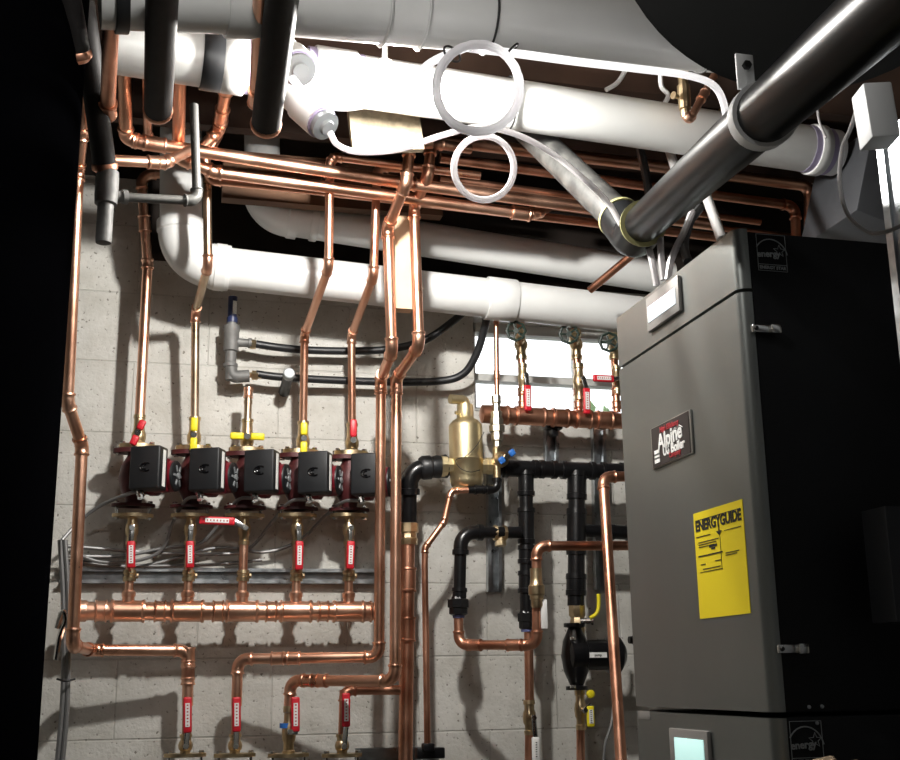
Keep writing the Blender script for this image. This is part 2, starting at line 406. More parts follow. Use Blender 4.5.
def tee_handle(root, c, n, d, w, m, single=False, lift=.016):
    """butterfly wing handle on a stem"""
    bm = NB(); turn(bm, c, n, [(0, .006), (lift, .006), (lift, .0085), (lift+.006, .0085)], 10); link('stem', bm, CHR, root)
    q = c + n*(lift+.003)
    for s in ((1,) if single else (1, -1)): grip(root, q + d*(s*.009), q + d*(s*w), .019, .010, m, n, lab=False, name='handle')

# ------------------------------------------------------------------ left supply header with its five branches
OFF = .12
BX = [131.5, 190, 244, 297, 349]
BXW = {x: P(x, 540, OFF).x for x in BX}
hA, hB = P(78, 611, OFF), P(377, 611.5, OFF)
hr = .0235
root = thing('copper_header', 'thick horizontal copper header pipe under the five red pumps', 'pipe', hA)
bm = NB(); sweep(bm, [hA, hB], hr, 20); link('tube', bm, COP, root)
bm = NB(); turn(bm, hA - X1*.012, X1, [(0, hr*.8), (.004, hr*1.14), (.03, hr*1.16), (.034, hr*1.08)], 20); link('end_cap', bm, COP, root)
for x in BX:
    c = P(x, 611, OFF); c.x = BXW[x]; c.z = hA.z + (hB.z-hA.z)*(c.x-hA.x)/(hB.x-hA.x)
    t = sleeve(root, c, hB-hA, .086, hr*1.10, COP, 'tee')
    bm = NB(); turn(bm, c, Z1, [(0, .0155), (.036, .0155), (.037, .0175), (.047, .018), (.049, .0162), (.052, .0145)], 16)
    link('tee_branch', bm, COP, t)
for x in (101, 160, 218, 271, 323, 366):
    c = P(x, 611, OFF); c.z = hA.z + (hB.z-hA.z)*(c.x-hA.x)/(hB.x-hA.x); sleeve(root, c, hB-hA, .03, hr*1.06, COP, 'coupling')
nth = ['leftmost', 'second from left', 'middle', 'fourth from left', 'rightmost']
LH = [(131, 541, 131, 568), (190, 541, 190, 568), (235, 521.5, 199, 520), (299.5, 541, 299, 570), (351, 541, 350, 569)]
lt = ['vertical red lever ball valve under the leftmost pump', 'vertical red lever ball valve under the second pump from left',
      'brass ball valve under the middle pump, its red lever turned sideways', 'vertical red lever ball valve under the fourth pump from left',
      'vertical red lever ball valve under the rightmost pump of five']
for i, x in enumerate(BX):
    v = ball_valve(lt[i], x, 514, 545, OFF, .0118, RED, LH[i], flange='top', group='ball valves under the pumps')
    a, b = P(x, 545, OFF), P(x, 594, OFF); a.x = b.x = BXW[x]
    p = thing('copper_pipe', 'short vertical copper riser between header and %s pump valve' % nth[i], 'pipe', b, 'short risers from the header')
    bm = NB(); sweep(bm, [b, a], .0118, 14); link('tube', bm, COP, p)
    c = P(x, 576, OFF); c.x = a.x
    bm = NB(); turn(bm, c - Z1*.014, Z1, [(0, .0125), (0, .0165), (.01, .0172), (.012, .015), (.018, .015), (.02, .0172), (.029, .0165), (.029, .012)], 14); link('union', bm, BRASS, p)
    bm = NB(); hexnut(bm, c + V((.016, -.002, 0)), X1, .007, .006); link('bleed_screw', bm, BRASS, p)

# ------------------------------------------------------------------ pumps
def pump(i, x, label):
    z0 = P(x, 507, OFF).z; z1 = P(131.5, 449, OFF).z if True else 0
    z0 = P(131.5, 507, OFF).z
    base = V((BXW[x], -OFF, z0)); H = z1-z0
    root = thing('circulator_pump', label, 'pump', base, 'circulator pumps in a row')
    a = math.radians(24); ux = V((math.cos(a), -math.sin(a), 0)); uy = V((math.sin(a), math.cos(a), 0))   # uy points away from the viewer
    c = base + Z1*H*.5
    bm = NB(); turn(bm, base, Z1, [(0, .02), (.006, .02), (.02, .022), (.045, .036), (H*.5, .042), (H-.045, .036), (H-.02, .022), (H, .02)], 20)
    turn(bm, c, ux, [(0, .03), (.02, .044), (.05, .048)], 20); link('volute', bm, CAST, root)
    fl(root, base, 1, CAST, .112, .008); fl(root, base+Z1*H, -1, CAST, .118, .012)
    bm = NB(); turn(bm, c + ux*.045, ux, [(0, .050), (.018, .050), (.02, .042), (.062, .041), (.068, .041)], 24); link('motor', bm, PRED, root)
    e = c + ux*.113
    bm = NB(); turn(bm, e, ux, [(0, .041), (.004, .040), (.007, .035), (.007, .03)], 24); em = link('motor_end', bm, PBLK, root)
    bm = NB(); turn(bm, e+ux*.007, ux, [(0, .009), (.004, .009), (.005, .005)], 12)
    for k in range(6):
        t = math.pi*k/3; w = uy*math.cos(t) + Z1*math.sin(t); s = ux.cross(w); box(bm, e+ux*.008+w*.021, (.003, .016, .006), (ux, w, s))
    link('end_vent', bm, GREY, em)
    bc = c + ux*.068 - uy*.068 + Z1*.010
    bm = NB(); box(bm, bc, (.082, .052, .112), (ux, uy, Z1), bev=.005, seg=3); cb = link('control_box', bm, PBLK, root)
    bm = NB()
    q = bc - uy*.0265 + ux*.004
    for (r_, a0, a1) in ((.013, 50, 310), (.007, 80, 280)):
        sweep(bm, [q + (ux*math.cos(math.radians(t))*1.2 + Z1*math.sin(math.radians(t))*.8)*r_ for t in range(a0, a1+1, 20)], .0022, 6)
    link('emblem', bm, PGLS, cb)
    bm = NB(); box(bm, bc + ux*.0415 + uy*.002, (.0012, .016, .095), (ux, uy, Z1)); sl = link('side_label', bm, WHT, cb)
    bm = NB(); box(bm, c + ux*.075 - uy*.03, (.055, .05, .088), (ux, uy, Z1), bev=.004); link('side_housing', bm, PRED, root)
    bm = NB(); gp = bc - Z1*.059 - ux*.020 - uy*.004
    turn(bm, gp + Z1*.004, V((.2, -.35, -1)), [(0, .010), (.012, .010), (.012, .0085), (.024, .0085)], 10); link('cable_gland', bm, CHR, root)
    return root, gp
PL = ['leftmost black and red circulator pump, red wing handle above it', 'second circulator pump from left, yellow upright handle above it',
      'middle circulator pump, below a capped brass stub with sideways yellow handle', 'fourth circulator pump from left, yellow handle above and red lever below',
      'rightmost of the five circulator pumps, partly behind two vertical copper pipes']
GL = []
for i, x in enumerate(BX):
    _, g = pump(i, x, PL[i]); GL.append(g)
# ------------------------------------------------------------------ upper isolation valves + risers
UX = [138.5, 194, 247, 303, 352]
ul = ['brass isolation valve with small red wing handle atop the leftmost pump', 'brass isolation valve with upright yellow handle atop the second pump',
      'brass isolation valve with sideways yellow handle atop the middle pump', 'brass isolation valve with upright yellow handle atop the fourth pump',
      'brass isolation valve with red lever atop the rightmost pump']
ztop = P(131.5, 449, OFF).z
upx = []
for i, x in enumerate(BX):
    b = V((BXW[x], 0, 0)); c0 = V((b.x, -OFF, ztop))
    X_ = P(UX[i], 440, OFF).x; 
    root = thing('isolation_valve', ul[i], 'valve', c0, 'isolation valves above the pumps')
    cc = V(((b.x + X_)/2, -OFF, ztop)); fl(root, cc, 1, BRASS, .098, .012)
    bm = NB(); bb = V((X_, -OFF, ztop+.008)); r = .0125
    turn(bm, bb, Z1, [(0, r*1.9), (.008, r*1.5), (.012, r*1.3), (.02, r*1.5), (.032, r*1.55), (.044, r*1.2), (.06, r*1.15), (.075, r*1.15), (.076, r*1.3), (.084, r*1.3), (.084, r)], 18)
    link('body', bm, BRASS, root); upx.append(X_)
    n = V((-.1, -.95, -.1)).normalized(); q = bb + V((0, -r*1.3, .032))
    if i in (1, 3): tee_handle(root, q, n, Z1, .046 if i == 1 else .044, YEL)
    elif i == 2: tee_handle(root, q, n, X1, .046, YEL)
    elif i == 0: tee_handle(root, q, n, V((.35, 0, .93)), .036, RED)
    else: tee_handle(root, q, n, Z1, .058, RED, single=True)
# riser 1..5
r1 = .0137
pipe('copper_pipe', 'straight vertical copper riser above the leftmost pump', [P(176, 173, .14), P(141, 175, .14), V((upx[0], -.12, P(141, 260, .15).z)), V((upx[0], -OFF, ztop+.08))], r1, COP, coup=[(1, .55)])
pipe('copper_pipe', 'discoloured copper riser with one jog above the second pump', [P(207, 178, .42), P(208, 266, .40), P(195.5, 312, .15), V((upx[1], -OFF, ztop+.08))], .0112, COPG, fm=COP)
b = V((upx[2], -OFF, ztop+.085))
root = thing('pipe_stub', 'short capped brass stub above the middle pump with no pipe on it', 'pipe', b)
bm = NB(); turn(bm, b, Z1, [(0, .0105), (.05, .0105), (.05, .012), (.06, .0122), (.061, .0105), (.066, .0105)], 14); link('tube', bm, COPG, root)
bm = NB(); turn(bm, b+Z1*.066, Z1, [(0, .0125), (.006, .0135), (.008, .012), (.02, .012), (.022, .0135), (.03, .0135), (.03, .009), (.024, .009)], 14); link('end_fitting', bm, COP, root)
pipe('copper_pipe', 'copper riser zigzagging right above the fourth pump, its elbow under the ceiling bundle', [P(480, 176, .54), P(335, 157, .54), P(330, 162, .54), P(328.5, 268, .50), P(304.5, 334, .16), V((upx[3], -OFF, ztop+.08))], .0112, COP, skip=(), R=.022)
pipe('copper_pipe', 'copper riser zigzagging above the rightmost pump, nearest the twin pipes', [P(400, 169, .47), P(377, 167, .47), P(373.5, 276, .44), P(351.5, 335, .15), V((upx[4], -OFF, ztop+.08))], .0112, COP, R=.022)

# ------------------------------------------------------------------ the two zigzag pipes and their lower arms
pipe('copper_pipe', 'left one of twin zigzag copper pipes, turning left to the second floor valve', PP([(432, 143, .66), (410, 145, .66), (406, 184, .66), (387.5, 228, .52), (392, 352, .50), (381, 378, .26), (379, 657, .25), (238, 659, .14), (236.5, 706, .14)]), .0138, COP,
     coup=[(5, .03), (6, .62), (6, .7)], R=.026)
pipe('copper_pipe', 'right one of twin zigzag copper pipes, turning left to the third floor valve', PP([(470, 149, .56), (431, 143, .60), (428, 176, .60), (414, 208, .50), (419, 346, .52), (396.5, 378, .30), (395, 681, .36), (291, 680.5, .16), (289, 706, .16)]), .0138, COP,
     coup=[(5, .03), (6, .72), (6, .8)], R=.026)
pipe('copper_pipe', 'short copper arm behind the twin pipes dropping to the fourth floor valve', PP([(400, 690, .17), (345, 690, .17), (344, 706, .17)]), .0128, COPD, R=.026)
pipe('copper_pipe', 'leftmost copper pipe with a jog and long foot turning right', PP([(84, 60, .75), (82, 134, .62), (78, 172, .55), (67.5, 402, .46), (82, 446, .38), (72.5, 645, .38), (90, 650, .15), (188.5, 650.5, .12), (187.5, 706, .12)]), .0142, COP,
     coup=[(7, .12), (7, .35), (7, .45)], R=.026)
fv = [(185.5, 'leftmost red lever valve at the bottom edge, under the leftmost long copper pipe', .12, 187.5, 697, 733),
      (235, 'second red lever valve from left at the bottom edge', .14, 236.5, 697, 732),
      (289, 'third red lever valve from left at the bottom edge, blue tape above it', .16, 295.5, 697, 732),
      (342, 'fourth red lever valve from left at the bottom edge', .17, 346, 693, 727)]
for x, lb, of, hx, y0, y1 in fv:
    ball_valve(lb, x, 706 if x == 289 else 734, 757, of, .0125, RED, (hx, y1, hx, y0), flange='bottom', group='red lever valves along the bottom edge')
    c = P(x, 775, of); bm = NB(); turn(bm, c - Z1*.06, Z1, [(0, .02), (.04, .034), (.085, .022)], 16)
    o = link('pump_top', bm, CAST); tag(o, 'dark red pump neck below the %s bottom valve' % {185.5: 'leftmost', 235: 'second', 289: 'third', 342: 'fourth'}[x], 'pump', 'pump necks below the bottom valves')
for x, of, a in ((187.5, .12, 690), (236.5, .14, 690), (344, .17, 690)):
    p0 = P(x, a, of); p1 = P(x - (1 if x != 344 else 1.5), 742, of); bm = NB(); sweep(bm, [p0, p1], .0118, 12)
    tag(link('copper_pipe', bm, COPD), {187.5: 'short copper drop behind the leftmost bottom red handle', 236.5: 'short copper drop behind the second bottom red handle', 344: 'short copper drop behind the fourth bottom red handle'}[x], 'pipe')
bm = NB(); turn(bm, P(286, 728, .16), Z1, [(0, .0165), (.012, .0168)], 14); tag(link('blue_tape', bm, BLUE), 'blue tape ring around the third bottom copper drop', 'tape')

# ------------------------------------------------------------------ bigger vertical copper main, struts
pipe('copper_pipe', 'thick dark copper main rising from the bottom edge beside the twin pipes', PP([(405, 790, .13), (408, 536, .13)]), .0192, COPD, coup=[(0, .62), (0, .82)])
def strut(label, A, B, nrm, w=.041, d=.021, holes=True):
    """slotted C-channel, open side along nrm"""
    dv = (B-A); L = dv.length; dv.normalize(); s = nrm.cross(dv).normalized(); t = .003; bm = NB(); c = (A+B)/2
    box(bm, c, (w, t, L), (s, nrm, dv)); 
    for k in (-1, 1):
        box(bm, c + s*(k*(w/2-t/2)) + nrm*d/2, (t, d, L), (s, nrm, dv)); box(bm, c + s*(k*(w/2-.005)) + nrm*d, (.009, t, L), (s, nrm, dv))
    root = tag(link('strut_channel', bm, GALV, smooth=False), label, 'strut')
    return root
n = V((0, -1, 0))
strut('long horizontal slotted steel strut behind the pump risers', P(60, 576, .005), P(384, 577, .005), n)
strut('vertical slotted steel strut behind the brass air separator outlet', P(493, 592, .012), P(493, 470, .012), n)
strut('vertical steel strut near the grey boiler, behind the black pipes', P(600, 590, .012), P(597, 430, .012), n)
strut('short vertical steel strut under the upper right copper header', P(550, 466, .03), P(550, 424, .03), n, holes=False)
strut('horizontal steel strut end at the bottom edge beside the copper main', P(355, 756, .02), P(437, 754, .02), n)

# ------------------------------------------------------------------ upper right copper header with gate valves
A, B = P(484, 414, .13), P(640, 422, .13); hr = .0235
root = thing('copper_header', 'dark thick copper header running below the window to the boiler', 'pipe', A)
bm = NB(); sweep(bm, [A, B], hr, 20); link('tube', bm, COPD, root)
for x in (500, 530, 560, 583, 604): c = P(x, 417, .13); c.z = A.z+(B.z-A.z)*(c.x-A.x)/(B.x-A.x); sleeve(root, c, B-A, .05 if x != 530 else .09, hr*1.07, COPD, 'tee' if x in (530, 583) else 'coupling')
bm = NB(); turn(bm, A-X1*.01, X1, [(0, hr*.7), (.004, hr*1.12), (.03, hr*1.14), (.03, hr)], 18); link('end_cap', bm, COPD, root)
bm = NB(); c = P(553, 425, .10); box(bm, c, (.05, .035, .03), bev=.004); box(bm, c-Z1*.02, (.02, .03, .03), bev=.003); turn(bm, c+V((-.02, -.015, .01)), Y1*-1, [(0, .01), (.01, .008)], 8)
tag(link('pipe_clamp', bm, BLK), 'black pipe clamp holding the copper header on the short strut', 'clamp')
gv = [(523, 384, 516, 331, 'first hand-wheel gate valve from left in front of the window', 'copper drop with brass valve left of the window mullion'),
      (579, 388, 569, 334, 'second hand-wheel gate valve in front of the window mullion', 'copper drop with brass valve at the window mullion'),
      (617, 390, 609, 342, 'third hand-wheel gate valve beside the grey boiler', 'copper drop hard beside the boiler top')]
for x, yb, wx_, wy, lb, lb2 in gv:
    a = P(x, 412, .13); t = P(x, 316, .13); t.x = a.x
    p = thing('copper_pipe', lb2, 'pipe', a, 'drops in front of the window'); bm = NB(); sweep(bm, [a, t], .0112, 12); link('tube', bm, COPD, p)
    for yy in (405, 392): c = P(x, yy, .13); c.x = a.x; sleeve(p, c, Z1, .022, .0128, COPD)
    # brass ball valve in the drop
    g = thing('gate_valve', lb, 'valve', P(x, 352, .13), 'gate valves in front of the window')
    c = P(x, 345, .13); c.x = a.x
    bm = NB(); turn(bm, c-Z1*.045, Z1, [(0, .0165), (.012, .017), (.013, .014), (.028, .014), (.04, .02), (.05, .02), (.062, .014), (.075, .014), (.076, .017), (.09, .0165)], 14); link('body', bm, BRASS, g)
    w = P(wx_, wy, .22); dn = (w - c).normalized(); dn = V((dn.x*.8, dn.y, .1)).normalized()
    bm = NB(); turn(bm, c, (w-c), [(0, .012), (.03, .012), (.04, .014), (.05, .009), ((w-c).length, .004)], 12); link('bonnet', bm, BRASS, g)
    u, v2 = frame(V((-.25, -1, -.1))); R_ = .026
    bm = NB(); sweep(bm, [w + (u*math.cos(t_*math.pi/12)+v2*math.sin(t_*math.pi/12))*R_*(1+.06*math.cos(t_*math.pi/12*8)) for t_ in range(24)], .0042, 7, closed=True)
    turn(bm, w + V((.25, 1, .1)).normalized()*.004, V((-.25, -1, -.1)), [(0, .008), (.008, .008)], 10)
    for k in range(5):
        t_ = 2*math.pi*k/5; sweep(bm, [w, w+(u*math.cos(t_)+v2*math.sin(t_))*R_], .003, 6)
    link('handwheel', bm, GRN, g)
ball_valve('brass valve under the first gate valve, red lever hanging down', 523, 364, 392, .135, .0105, RED, (527.5, 385, 528, 411), group='red lever valves in front of the window')
ball_valve('brass valve under the second gate valve, red lever hanging down', 579, 364, 400, .135, .0125, RED, (586.5, 388, 587, 414), group='red lever valves in front of the window')
ball_valve('brass valve beside the boiler with red lever turned sideways', 617, 366, 394, .135, .0105, RED, (614, 379, 593, 378), group='red lever valves in front of the window')

# ------------------------------------------------------------------ black iron piping
def iron(name, label, pts, r, R=None, coup=(), coll=1.28, cat='pipe', m=BLK):
    root = thing(name, label, cat, pts[0]); R = R or r*1.9
    path, arcs = fillet(pts, R); bm = NB(); sweep(bm, path, r, 16); link('tube', bm, m, root)
    for arc, a, b, t in arcs:
        e = r*1.0; rf = r*1.2
        q = [arc[0]+a*e*1.4, arc[0]+a*e*.6, arc[0]+a*e*.55] + arc + [arc[-1]+b*e*.55, arc[-1]+b*e*.6, arc[-1]+b*e*1.4]
        bm = NB(); sweep(bm, q, [rf*1.16, rf*1.16, rf]+[rf]*len(arc)+[rf, rf*1.16, rf*1.16], 16); link('elbow', bm, m, root)
    for seg, t, L in coup:
        A_, B_ = pts[seg], pts[seg+1]; c = A_.lerp(B_, t); d = (B_-A_).normalized(); bm = NB()
        turn(bm, c-d*L/2, d, [(0, r), (0, r*coll), (r*.6, r*coll*1.02), (r*.65, r*1.15), (L-r*.65, r*1.15), (L-r*.6, r*coll*1.02), (L, r*coll), (L, r)], 16); link('tee', bm, m, root)
    return root
io = .16
ir = .0245
iron('black_iron_pipe', 'horizontal black iron header running from the air separator to the boiler', PP([(498, 468, io), (634, 472, io)]), ir*.85, coup=[(0, .16, .10), (0, .36, .05), (0, .58, .10), (0, .84, .07)])
iron('black_iron_pipe', 'black iron elbow dropping into the brass fitting above the copper main', PP([(444, 467, .15), (409.5, 469, .15), (409, 522, .13)]), .021, R=.045)
iron('black_iron_pipe', 'left black iron drop between the brass tee and the dark union', PP([(526, 468, io), (527, 628, io)]), .0195, coup=[(0, .10, .07), (0, .37, .10), (0, .55, .05), (0, .72, .06)])
iron('black_iron_pipe', 'right black iron drop above the yellow lever valve', PP([(577, 468, io), (576, 606, io)]), .024, coup=[(0, .13, .08), (0, .47, .13), (0, .85, .06)], coll=1.2)
iron('black_iron_pipe', 'thinner black iron loop with an elbow and a long leg down', PP([(520, 532.5, .19), (461, 532.5, .20), (459, 612, .20)]), .0165, R=.04, coup=[(1, .82, .05)])
iron('black_iron_pipe', 'short black iron branch from the right drop toward the boiler', PP([(577, 530, io), (634, 533, io)]), .018, coup=[(0, .75, .06)])
bm = NB(); turn(bm, P(409, 543, .13)-Z1*.005, Z1, [(0, .019), (0, .024), (.016, .025), (.02, .022), (.032, .022), (.034, .027), (.058, .027), (.058, .02)], 8)
tag(link('brass_fitting', bm, BRASS), 'square-shouldered brass adapter on top of the thick copper main', 'fitting')
for x, y, of, lb in ((458.5, 606, .2, 'black union nut at the foot of the left iron loop'), (526.5, 620, io, 'black union nut under the left iron drop')):
    c = P(x, y, of); root = thing('pipe_union', lb, 'fitting', c); s = .026 if x < 500 else .022
    bm = NB(); turn(bm, c-Z1*.025, Z1, [(0, .018), (.004, s), (.02, s), (.021, s*1.15), (.042, s*1.15), (.044, .02), (.05, .018)], 8); link('nut', bm, BLK, root)
    bm = NB(); turn(bm, c-Z1*.032, Z1, [(0, .0155), (.006, .0165), (.008, .0155)], 14); link('seal', bm, mat('seal_blue', (.12, .14, .3), .5) if 'seal_blue' not in MATS else MATS['seal_blue'], root)
# brass tee in the loop
c = P(500, 533, .19); root = thing('brass_tee', 'brass drain tee set in the black iron loop', 'fitting', c)
bm = NB(); turn(bm, c-X1*.018, X1, [(0, .021), (.008, .022), (.009, .019), (.027, .019), (.028, .022), (.036, .021)], 8); link('body', bm, BRASS, root)
bm = NB(); turn(bm, c, V((0, -.1, -1)), [(0, .013), (.024, .013), (.024, .016), (.036, .016)], 6); link('plug', bm, BRASS, root)
# insulated stretch beside the separator
bm = NB(); A = P(420, 468, .15); B = P(449, 466, .15); sweep(bm, [A, A.lerp(B, .1), A.lerp(B, .35), A.lerp(B, .4), A.lerp(B, .6), A.lerp(B, .7), A.lerp(B, .9), B], [.029, .034, .034, .030, .033, .031, .034, .026], 16)
tag(link('rubber_sleeve', bm, RUB), 'black ribbed sleeve between iron elbow and brass air separator', 'sleeve')

# ------------------------------------------------------------------ air separator
def ppro(x, off, prof, ref):
    c = P(x, ref, off); s = S(c); out = []
    for y, h in prof: out.append((P(x, y, off).z, h*s))
    z0 = out[0][0]; return V((c.x, c.y, z0)), [(z-z0, r) for z, r in out]
A, pr = ppro(466, .16, [(488, 12), (486, 15), (481, 16.5), (461, 16.8), (460.5, 17.4), (459, 17.4), (458.5, 16.8), (428, 17), (425, 16.5), (421, 13), (419, 9.5), (418, 8.6), (406, 8.2), (405, 8.2)], 455)
root = thing('air_separator', 'gold brass air separator canister with a bent top vent', 'air separator', A)
bm = NB(); turn(bm, A, Z1, pr, 32); bd = link('body', bm, GOLD, root, sharp=50)
bm = NB(); sweep(bm, fillet([P(466, 408, .16), P(465, 400, .16), P(450, 399, .17)], .012)[0], [.0195]*3+[.017]*4+[.012]*3 if False else .0135, 14); link('vent_elbow', bm, GOLD, root)
for xa, xb, y in ((441, 452, 466), (481, 492, 466)):
    bm = NB(); a = P(xa, y, .16); b = P(xb, y, .16); sweep(bm, [a, a.lerp(b, .5), a.lerp(b, .5), b], [.030, .030, .025, .025] if xa < 460 else [.022, .022, .024, .024], 8); link('side_port', bm, GOLD, root)
bm = NB(); c = P(471, 454, .205); turn(bm, c+Y1*.003, Y1*-1, [(0, .0085), (.001, .0085)], 6); link('sticker', bm, WHT, root)
bm = NB(); turn(bm, P(459, 413, .17), V((-1, -.3, 0)), [(0, .005), (.012, .005), (.013, .003)], 10); link('bleed_screw', bm, GOLD, root)
wire('thin_wire', 'thin dark wire looped across the brass air separator', PP([(484, 432, .20), (477, 445, .213), (466, 456, .216), (456, 460, .21), (460, 468, .213), (470, 472, .216), (480, 470, .21)]), .0011, INK)

# ------------------------------------------------------------------ make-up water line
xs = P(497, 440, .19).x
tp = P(496, 316, .19)
root = pipe('copper_pipe', 'thin vertical copper line rising from the silver union behind the white pipe', [P(497, 397, .19), P(496, 300, .19)], .0072, COPD, coup=[(0, .22), (0, .8)])
A, pr = ppro(497, .19, [(447, 4.5), (441, 4.5), (441, 6), (436, 6.5), (435, 6), (432, 6), (432, 8), (426, 8.2), (425, 7), (419, 7), (418.5, 6), (412, 6), (411, 4), (404, 4), (403, 5), (396, 5), (396, 3)], 430)
bm = NB(); turn(bm, A, Z1, pr, 8); tag(link('union_fitting', bm, mat('nickel', (.45, .41, .34), .4, 1)), 'silver and brass union on the thin copper line beside the separator', 'fitting')
c = P(500, 460, .19); root = thing('fill_valve', 'round brass fill valve with a blue wing handle', 'valve', c)
bm = NB(); turn(bm, c+Y1*.02, Y1*-1, [(0, .015), (.01, .022), (.035, .022), (.04, .017), (.044, .014)], 18); turn(bm, P(497, 478, .19), Z1, [(0, .011), (.085, .011)], 12); link('body', bm, BRASS, root)
tee_handle(root, P(506, 457, .215), V((.1, -1, 0)).normalized(), V((.75, 0, .55)).normalized(), .028, BLUE, lift=.004)
iron('black_iron_pipe', 'small black iron elbow under the fill valve', PP([(497, 478, .19), (496.5, 489, .19), (468, 490, .19)]), .0105, R=.018, coup=[(1, .6, .03)])
pipe('copper_pipe', 'thin copper line zigzagging down from the small iron elbow to the bottom', PP([(470, 490, .19), (451, 491, .19), (444, 522, .19), (425, 548, .19), (424.8, 566, .19), (427.5, 750, .19)]), .0085, COPD, fm=COP, R=.018)
bm = NB(); box(bm, P(430, 753, .17), (.075, .03, .028), bev=.004); box(bm, P(428, 747, .19), (.03, .03, .02), bev=.004)
tag(link('pipe_clamp', bm, BLK), 'black bracket holding the thin copper line at the bottom edge', 'clamp')

# ------------------------------------------------------------------ lower loop to boiler
pipe('copper_pipe', 'u-shaped copper return loop under the black union, rising toward the boiler', PP([(458.5, 618, .2), (459, 645, .2), (537, 645, .36), (536.5, 546, .38), (640, 545.5, .38)]), .0125, COPD, R=.026, coup=[(1, .2), (1, .72)])
c = P(536.5, 588, .375); root = thing('check_valve', 'brass check valve in the vertical leg of the copper return loop', 'valve', c)
bm = NB(); turn(bm, c-Z1*.05, Z1, [(0, .0135), (.006, .0155), (.02, .0155), (.022, .018), (.03, .018), (.034, .021), (.055, .021), (.06, .017), (.075, .0155), (.1, .0155), (.1, .013)], 16); link('body', bm, BRASS, root)
bm = NB(); c2 = P(544, 614, .38); box(bm, c2, (.017, .008, .074), bev=.002); link('handle', bm, WHT, root)
iron('copper_pipe', 'copper drop under the second black union, down to the bottom edge', PP([(528.5, 628, io), (529.5, 700, io)]), .0125, m=COPD)
ball_valve('brass valve low in the copper drop with a white lever', 529.5, 700, 735, io, .0125, WHT, (535.5, 737, 536, 762))
bm = NB(); sweep(bm, [P(529.5, 732, io), P(529, 790, io)], .0125, 12); tag(link('copper_pipe', bm, COPD), 'copper pipe end below the white lever valve at the bottom edge', 'pipe')
# yellow lever valve, black pump, yellow valve
v = P(577.5, 624, io); root = thing('ball_valve', 'brass valve under the right iron drop with yellow lever standing up', 'valve', v)
bm = NB(); turn(bm, v-Z1*.045, Z1, [(0, .02), (.01, .0225), (.014, .0195), (.03, .021), (.045, .023), (.062, .0195), (.068, .024), (.095, .024), (.095, .02)], 8); link('body', bm, BRASS, root)
bm = NB(); c = P(588, 620, .18); turn(bm, P(580, 621, .18), V((1, -.3, 0)), [(0, .008), (.03, .008), (.03, .012), (.036, .012)], 10); link('stem', bm, CHR, root)
bm = NB(); sweep(bm, smooth_path(PP([(590, 618, .2), (596, 614, .2), (598.5, 607, .2), (598.5, 594, .2)]), 5), .0052, 8); link('handle', bm, YEL, root)
pc = P(577, 655, .17); s = S(pc)
root = thing('circulator_pump', 'glossy black horizontal circulator pump beside the boiler', 'pump', pc)
bm = NB(); turn(bm, P(577, 690, .17), Z1, [(0, .03), (.01, .03), (.012, .018), (.05, .034), (.09, .04), (.13, .034), (.165, .018), (.168, .03), (.178, .03)], 20); link('volute', bm, BLK, root)
bm = NB(); turn(bm, pc - X1*.03, X1, [(0, .03), (.006, .045), (.035, .047), (.036, .044), (.05, .044), (.052, .041), (.115, .041), (.12, .050), (.15, .050), (.155, .044), (.165, .03)], 28); link('motor', bm, BLK, root)
bm = NB(); c = P(598, 655, .212); box(bm, c, (.03*1.7, .002, .014)); st = link('sticker', bm, WHT, root)
text('pump', .009, c - Y1*.0015, X1, Z1, INK, st)
bm = NB(); turn(bm, P(629, 640, .17), X1, [(0, .01), (.02, .012), (.022, .03), (.03, .03)], 14); link('end_knob', bm, BLK, root)
for y in (688, 640):
    bm = NB(); hexnut(bm, P(573, y, .2), Z1, .008, .008); link('bolt', bm, CHR, root)
ball_valve('brass valve under the black pump with yellow wing handle', 580.5, 690, 730, .17, .0115, YEL, (590, 706, 591, 727))
bm = NB(); turn(bm, P(590, 694, .2), V((.1, -1, 0)), [(0, .011), (.008, .011), (.010, .008)], 14); tag(link('yellow_cap', bm, YEL), 'small round yellow cap just above the yellow wing handle', 'cap')
bm = NB(); sweep(bm, [P(580.5, 728, .17), P(581, 790, .17)], .0115, 12); tag(link('copper_pipe', bm, COPD), 'copper pipe end below the yellow wing handle valve', 'pipe')
pipe('copper_pipe', 'leaning copper pipe in front of the black pump, elbowing into the boiler', PP([(648, 476, .42), (603, 477, .42), (623, 790, .62)]), .0135, COPD, R=.026)
wire('armoured_cable', 'thin armoured cable hanging behind the leaning copper pipe', PP([(614, 700, .25), (611, 725, .26), (605, 745, .26), (603, 775, .26)]), .004, FLEX)

# ------------------------------------------------------------------ cables
wire('armoured_cable', 'armoured cable from the leftmost pump sweeping left to the black tank', [GL[0]] + PP([(128, 494, .2), (100, 506, .14), (78, 523, .12), (62, 540, .14)]), .0048, FLEX)
wire('armoured_cable', 'armoured cable from the second pump dropping behind its valve', [GL[1]+V((0, 0, -.01))] + PP([(186, 500, .16), (174, 520, .1), (163, 548, .06), (140, 560, .06), (100, 562, .06), (70, 550, .08)]), .0048, FLEX)
wire('armoured_cable', 'armoured cable from the middle pump curving down to the left', [GL[2]+V((0, 0, -.01))] + PP([(238, 500, .15), (222, 520, .08), (200, 543, .06), (165, 548, .05), (120, 556, .05), (66, 556, .07)]), .0048, FLEX)
wire('armoured_cable', 'armoured cable from the fourth pump drooping to the strut', [GL[3]+V((0, 0, -.01))] + PP([(290, 502, .16), (272, 522, .08), (250, 548, .05), (225, 554, .05), (160, 553, .04), (66, 546, .07)]), .0048, FLEX)
